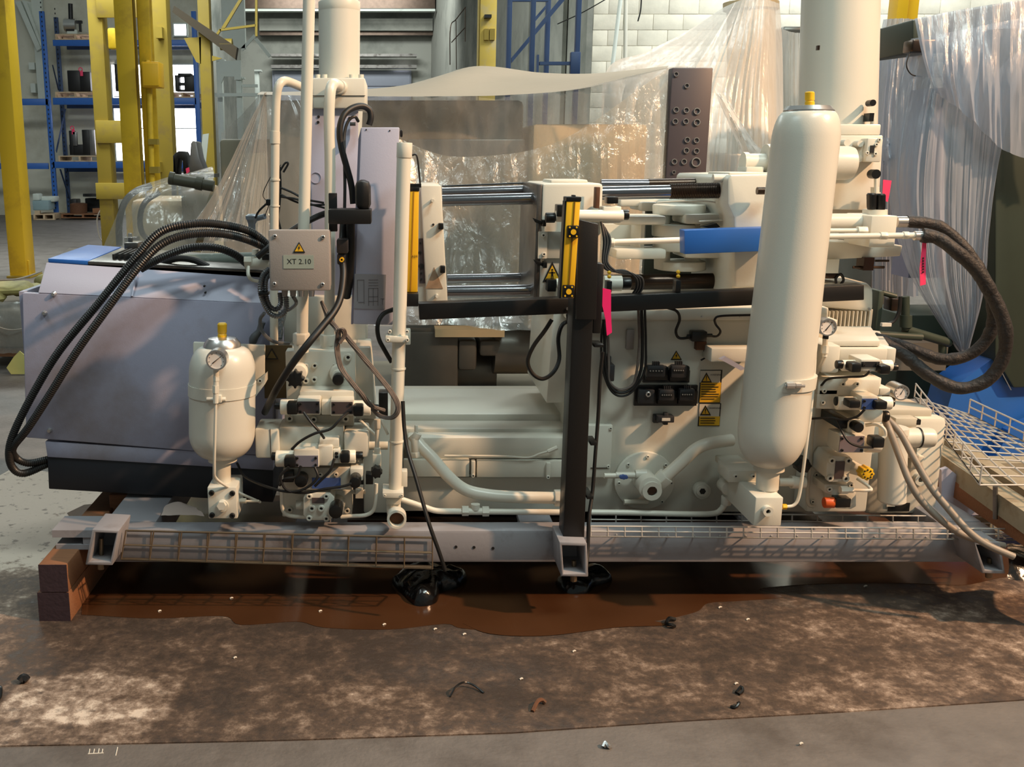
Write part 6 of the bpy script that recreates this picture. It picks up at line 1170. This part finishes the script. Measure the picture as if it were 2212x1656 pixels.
gauge(m, 1789, 707, 19, RY2-.20, .05, (.6, -.72)); part(m, 'gauge_stem', PC, ln((1783, 726, RY2-.17), (1781, 770, RY2-.17), 5.5, 10), ln((1782, 745, RY2-.17), (1781, 762, RY2-.17), 8, 6)); part(m, 'gauge_nut', PLAST, ln((1784, 724, RY2-.17), (1783, 731, RY2-.17), 6.5, 8)); part(m, 'gauge_pipe', PC, tb([(1781, 770, RY2-.17), (1772, 790, RY2-.15), (1764, 806, RY2-.12)], 4, 8))
g2 = gauge(m, 1948, 848, 17, RY2-.16, .07, (.3, -.5)); part(m, 'gauge_foot', OILY, bx(1924, 845, 1936, 866, RY2-.1, RY2-.04), bev=.003)
part(m, 'solenoid_cube', PLAST, bx(1811, 904, 1834, 926, RY2-.14, RY2), bev=.004); cb = part(m, 'pilot_cube', WHITE, bx(1833, 911, 1867, 935, RY2-.15, RY2), bev=.004); part(cb, 'round_knob', PLAST, yc(1856, 924, 11, RY2-.19, RY2-.15, 20), bev=.003)
dvalve(m, 1813, 1900, 940, 978, RY2-.18, (1814, 942, 1866, 976), [(1886, 946, 1912, 968)], mat('violet_nameplate', (120, 108, 112), .4), []); part(m, 'pipe_loop', PC, tb([(1870, 918, RY2-.1), (1892, 916, RY2-.12), (1909, 926, RY2-.14), (1912, 940, RY2-.14), (1906, 946, RY2-.14)], 4, 10))
rv = part(m, 'relief_valve', CREAM, pr([(1786, 1000), (1797, 984), (1838, 986), (1840, 1000), (1832, 1040), (1798, 1042), (1784, 1030)], RY2-.12, RY2), bev=.005); bolts(rv, [(1796, 994), (1832, 994), (1792, 1032), (1826, 1033)], RY2-.12, 7.5); part(rv, 'name_plate', PURP, bx(1804, 996, 1824, 1034, RY2-.123, RY2-.119)); part(rv, 'adjuster_barrel', CREAM, ln((1838, 1008, RY2-.08), (1868, 1020, RY2-.12), 15, 18, 11)); part(rv, 'yellow_handwheel', YEL, gear(1875, 1024, 15.5, 13, RY2-.17, RY2-.13, 8), bev=.003); part(rv, 'wheel_holes', DARK, *[yc(1875+9*cos(a), 1024+9*sin(a), 1.8, RY2-.172, RY2-.168, 8) for a in [2*pi*k/8 for k in range(8)]])
ch = part(m, 'check_valve', CREAM, pr([(1781, 1046), (1834, 1046), (1850, 1060), (1850, 1094), (1838, 1100), (1806, 1098), (1800, 1070), (1781, 1064)], RY2-.10, RY2), bev=.004); bolts(ch, [(1791, 1056), (1838, 1047)], RY2-.1, 6); part(ch, 'orange_cap', ORANGE, xc(1779, 1803, 1085, 12, RY2-.12, 18), bev=.004); part(ch, 'name_plate', PLAST, bx(1806, 1077, 1838, 1096, RY2-.14, RY2-.1), bev=.002); part(ch, 'fitting', WHITE, xc(1815, 1830, 1058, 9, RY2-.13, 8), xc(1829, 1842, 1058, 7, RY2-.13, 8)); part(ch, 'bent_pipe', PC, tb([(1840, 1058, RY2-.13), (1870, 1059, RY2-.13), (1882, 1057, RY2-.13), (1872, 1047, RY2-.1), (1852, 1034, RY2-.06)], 3.5, 10))
part(m, 'side_channel', CREAMD, tb([(1757, 900, RY2-.01), (1750, 1000, RY2-.01), (1744, 1080, RY2-.01), (1758, 1094, RY2-.01)], 4, 10))
for p, lb in (([(1868, 884, 3.06), (1850, 900, 3.07), (1820, 906, 3.1), (1790, 902, 3.12), (1752, 904, 3.16)], 'black lead from the blue plate valve to the tall accumulator'), ([(1806, 905, 3.12), (1830, 950, 3.08), (1856, 964, 3.08), (1886, 966, 3.1)], 'black lead drooping across the violet name plate'), ([(1880, 800, 3.02), (1866, 812, 3.06), (1830, 814, 3.1), (1790, 818, 3.14), (1774, 832, 3.16)], 'grey lead under the top right valve')):
    solo('valve_lead', lb, 'cable', RUB, tb(p, 2.6, 8))
TY2 = 3.44
t = thing('oil_tank', 'cream oil tank with filters at the right end of the machine', 'tank', W(1970, 1110, TY2))
part(t, 'tank_body', CREAM, bx(1878, 902, 2036, 1112, TY2, 4.05), bev=.02); part(t, 'lid', CREAMD, bx(1900, 884, 2014, 902, TY2+.02, 4.0), bev=.006)
part(t, 'black_cutout', DARK, bx(1919, 1086, 1965, 1104, TY2-.003, TY2+.001)); part(t, 'cutout_tab', CREAM, bx(1916, 1080, 1934, 1094, TY2-.006, TY2)); part(t, 'sight_port', CREAM, annulus(1991, 1036, 14, 7, TY2-.02, TY2, 22)); part(t, 'port_glass', STEEL, yc(1991, 1036, 7.2, TY2-.006, TY2-.002, 16)); part(t, 'name_strip', CREAMD, bx(1934, 903, 1982, 922, TY2-.05, TY2), bev=.004); part(t, 'black_plug', PLAST, bx(1978, 906, 1990, 918, TY2-.05, TY2), bev=.003); part(t, 'mount_bracket', CREAM, bx(1944, 958, 1982, 990, TY2-.08, TY2), bx(1968, 985, 1996, 1014, TY2-.05, TY2), bev=.005)
ft = thing('oil_filter', 'upright cream filter canister in front of the oil tank', 'filter', W(1926, 1085, 3.32)); part(ft, 'canister', CREAMT, lt([(1926, 1084, 24), (1926, 1080, 29), (1930, 935, 29), (1930, 930, 24)], 3.32, 32)); part(ft, 'head', CREAM, lt([(1931, 935, 30), (1931, 922, 30)], 3.32, 28))
ft = thing('oil_filter', 'horizontal cream filter bowl with a dark band on the oil tank', 'filter', W(1985, 967, 3.34)); part(ft, 'head', CREAM, xc(1936, 1984, 945, 21, 3.34, 28)); part(ft, 'band', RUB, xc(1982, 1985, 945, 22.5, 3.34, 28)); part(ft, 'bowl', CREAMT, rings([W(x, 945, 3.34) for x in (1985, 2006, 2014, 2019, 2022)], [r/ppm(2000, 945, 3.34) for r in (22, 22, 20, 14, 5)], 28))
# ================================================================ upper right hydraulics
t = thing('clamp_cylinder', 'very large upright cream cylinder rising out of the picture', 'cylinder', W(1807, 270, 4.2))
part(t, 'barrel', CREAMT, lt([(1808, 272, 80), (1817, -60, 79)], 4.2, 56)); part(t, 'paint_chip', OILY, bx(1766, 98, 1771, 108, 3.96, 3.975)); part(t, 'base_flange', CREAM, bx(1800, 268, 1903, 292, 3.92, 4.4), bev=.006); fb = part(t, 'valve_body', CREAM, pr([(1800, 292), (1908, 292), (1898, 455), (1790, 452)], 3.90, 4.3), bev=.005)
for x, y in ((1830, 308), (1859, 310), (1858, 343)): part(fb, 'port_plug', CREAM, yc(x, y, 7, 3.86, 3.90, 16)); 
part(fb, 'side_valve', CREAM, bx(1872, 298, 1906, 350, 3.84, 3.9), bev=.006); bolts(fb, [(1899, 302), (1893, 312), (1891, 332), (1873, 330)], 3.84, 4); part(fb, 'nameplate', DGREY, bx(1880, 314, 1889, 330, 3.836, 3.841)); part(t, 'link_arm', CREAM, pr([(1852, 340), (1866, 308), (1870, 312), (1864, 344)], 3.87, 3.9))
part(t, 'side_motor', CREAMT, rings([W(x, 352, 3.85) for x in (1760, 1828, 1840, 1846, 1848)], [r/ppm(1830, 352, 3.85) for r in (36, 36, 33, 22, 6)], 32)); part(t, 'lower_rear_plate', CREAMD, bx(1790, 415, 1900, 465, 3.98, 4.2)); part(t, 'gauge', PLAST, yc(1893, 376, 10, 3.78, 3.82, 18)); part(t, 'gauge_post', CREAM, lt([(1892, 420, 4), (1892, 386, 4)], 3.82, 10), lt([(1890, 418, 9), (1890, 404, 9)], 3.84, 10)); part(t, 'small_knob', PLAST, yc(1886, 222, 7, 4.0, 4.04, 14), bx(1878, 244, 1888, 262, 4.0, 4.05)); part(t, 'knob_stem', CREAM, lt([(1886, 270, 6), (1886, 258, 6)], 4.02, 10))  # lower plate is grimy cream, set behind the valve body front
t = thing('ejector_cylinder', 'horizontal cream hydraulic cylinder with two black knobs on top', 'cylinder', W(1860, 560, 3.5))
part(t, 'barrel', CREAMT, xc(1780, 1884, 480, 19, 3.55, 28)); part(t, 'head_block', CREAM, bx(1880, 466, 1936, 534, 3.46, 3.66), bev=.004); part(t, 'knob_base', CREAM, lt([(1890, 466, 25), (1890, 452, 25)], 3.56, 28)); part(t, 'black_knob', PLAST, lt([(1883, 452, 9), (1883, 446, 10), (1883, 420, 10.5), (1883, 417, 8)], 3.54, 16)); part(t, 'black_knob', PLAST, lt([(1902, 453, 9), (1902, 447, 10), (1902, 421, 10.5), (1902, 418, 8)], 3.54, 16))
part(t, 'support_plate', CREAM, pr([(1770, 520), (1950, 530), (1945, 553), (1760, 562)], 3.62, 3.75), bev=.004); part(t, 'hex_nut', CREAM, xc(1851, 1872, 499, 11, 3.46, 6), bev=.002); part(t, 'tube', PC, xc(1780, 1855, 498, 5, 3.46, 14), xc(1780, 1990, 511, 6.5, 3.43, 14, 508)); part(t, 'union', CREAM, xc(1900, 1916, 509, 9, 3.43, 6), xc(1950, 1962, 508, 9, 3.43, 6), bev=.002); part(t, 'hose_end', ALU, xc(1975, 1995, 509, 10, 3.43, 12), xc(1936, 1962, 479, 12, 3.55, 12)); part(t, 'under_bracket', CREAMD, bx(1780, 560, 1812, 590, 3.6, 3.75)); part(t, 'tee_bolt', OILY, xc(1842, 1910, 577, 3, 3.62, 8), xc(1890, 1920, 563, 2.5, 3.64, 8), bx(1866, 556, 1888, 584, 3.6, 3.66))
t = thing('electric_motor', 'cream ribbed electric motor under the end of the black beam', 'motor', W(1835, 735, 3.75))
part(t, 'fan_cowl', CREAM, pr([(1768, 614), (1790, 608), (1876, 612), (1890, 622), (1889, 676), (1768, 664)], 3.66, 3.95), bev=.02); part(t, 'stator', CREAMD, bx(1770, 668, 1882, 740, 3.70, 3.95))
for i in range(13): part(t, 'cooling_fin', CREAM, bx(1772+i*8.6, 672, 1774+i*8.6, 740, 3.66, 3.71))
part(t, 'conduit_elbow', RUB, tb([(1806, 612, 3.66), (1806, 600, 3.66), (1816, 592, 3.66), (1822, 604, 3.66), (1816, 614, 3.66)], 3, 8)); part(t, 'terminal_cap', OILY, bx(1782, 580, 1812, 602, 3.66, 3.75), bev=.006); part(t, 'cowl_screw', ALU, yc(1878, 667, 3, 3.655, 3.66, 8))
solo('hydraulic_hose', 'outer sleeved black hose sweeping round at the right', 'hose', RUBD, tb([(1992, 508, 3.43), (2025, 514, 3.42), (2062, 540, 3.4), (2110, 585, 3.4), (2150, 650, 3.4), (2172, 715, 3.4), (2166, 775, 3.42), (2130, 822, 3.44), (2070, 838, 3.46), (2010, 812, 3.5), (1955, 768, 3.55), (1905, 738, 3.6)], 14, 14, 8, None, .12))
solo('hydraulic_hose', 'inner sleeved black hose sweeping round at the right', 'hose', RUBD, tb([(1958, 478, 3.55), (2000, 482, 3.55), (2040, 496, 3.54), (2090, 545, 3.52), (2130, 610, 3.5), (2146, 670, 3.5), (2136, 725, 3.52), (2095, 765, 3.54), (2035, 776, 3.56), (1975, 756, 3.6), (1920, 738, 3.66), (1890, 730, 3.7)], 13, 14, 8, None, .12))
CBL = [([(1908, 900, 3.24), (1922, 930, 3.2), (1945, 990, 3.16), (1965, 1040, 3.12), (1990, 1080, 3.1), (2030, 1120, 3.08), (2075, 1152, 3.06), (2120, 1168, 3.06), (2168, 1178, 3.08)], 'lower grey cable swinging down from the right manifold'), ([(1914, 902, 3.24), (1945, 935, 3.2), (1975, 990, 3.15), (2010, 1050, 3.1), (2050, 1100, 3.06), (2090, 1145, 3.02), (2130, 1175, 3.0), (2190, 1202, 2.98)], 'upper grey cable swinging down from the right manifold')]
for p, lb in CBL: solo('power_cable', lb, 'cable', CABLE, tb(p, 7.5, 12))
# ================================================================ oily bags on the floor
def bag(name, label, pts, hgt, sd):
    c = Vector((sum(WZ(x, y).x for x, y in pts)/len(pts), sum(WZ(x, y).y for x, y in pts)/len(pts), 0)); B0 = [WZ(x, y) for x, y in pts]; C = catmull(B0+[B0[0]], 5)[:-1]; n = len(C); V, Fc = [], []; m_ = 8
    for j in range(m_+1):
        s = j/m_
        for i in range(n):
            p = c+(C[i]-c)*cos(s*pi/2)**.8; p = Vector((p.x, p.y, .006+hgt*sin(s*pi/2)*(1+.5*noise.noise(Vector((p.x*14, p.y*14, sd)))))); V.append(p+Vector((0, 0, .02*noise.noise(Vector((p.x*30, p.y*30, sd)))*s)))
    for j in range(m_):
        for i in range(n): Fc.append((j*n+i, j*n+(i+1) % n, (j+1)*n+(i+1) % n, (j+1)*n+i))
    Fc.append(tuple(range(n)))
    return solo(name, label, 'bag', BAGB, (V, Fc), ang=60)
bag('oil_bag', 'glossy black oil-soaked bag under the middle of the base', [(846, 1262), (872, 1290), (900, 1312), (940, 1306), (954, 1282), (990, 1272), (1008, 1250), (960, 1238), (880, 1240)], .07, 1.0)
bag('oil_bag', 'smaller black oily bundle beside the middle foot bracket', [(1200, 1262), (1226, 1284), (1266, 1284), (1284, 1270), (1322, 1256), (1300, 1240), (1240, 1240)], .05, 5.0)
solo('black_tarpaulin', 'black sheet crumpled at the right end of the base', 'sheet', BAGB, sheet([[(2175, 1175, 3.2), (2260, 1170, 3.2), (2330, 1160, 3.2)], [(2180, 1205, 3.05), (2260, 1215, 3.05), (2330, 1210, 3.05)], [(2176, 1250, 2.98), (2260, 1270, 2.98), (2330, 1280, 2.98)]], 8, 8, .02, 9))
solo('cleaning_rag', 'pale rag lying on the base behind the short accumulator', 'rag', mat('pale_rag', (206, 186, 174), .85, var=.1), sheet([[(322, 1116, 3.36), (370, 1112, 3.36), (440, 1116, 3.36)], [(330, 1108, 3.44), (375, 1086, 3.46), (430, 1100, 3.44)], [(345, 1100, 3.56), (385, 1088, 3.56), (420, 1096, 3.56)]], 8, 8, .012, 9))
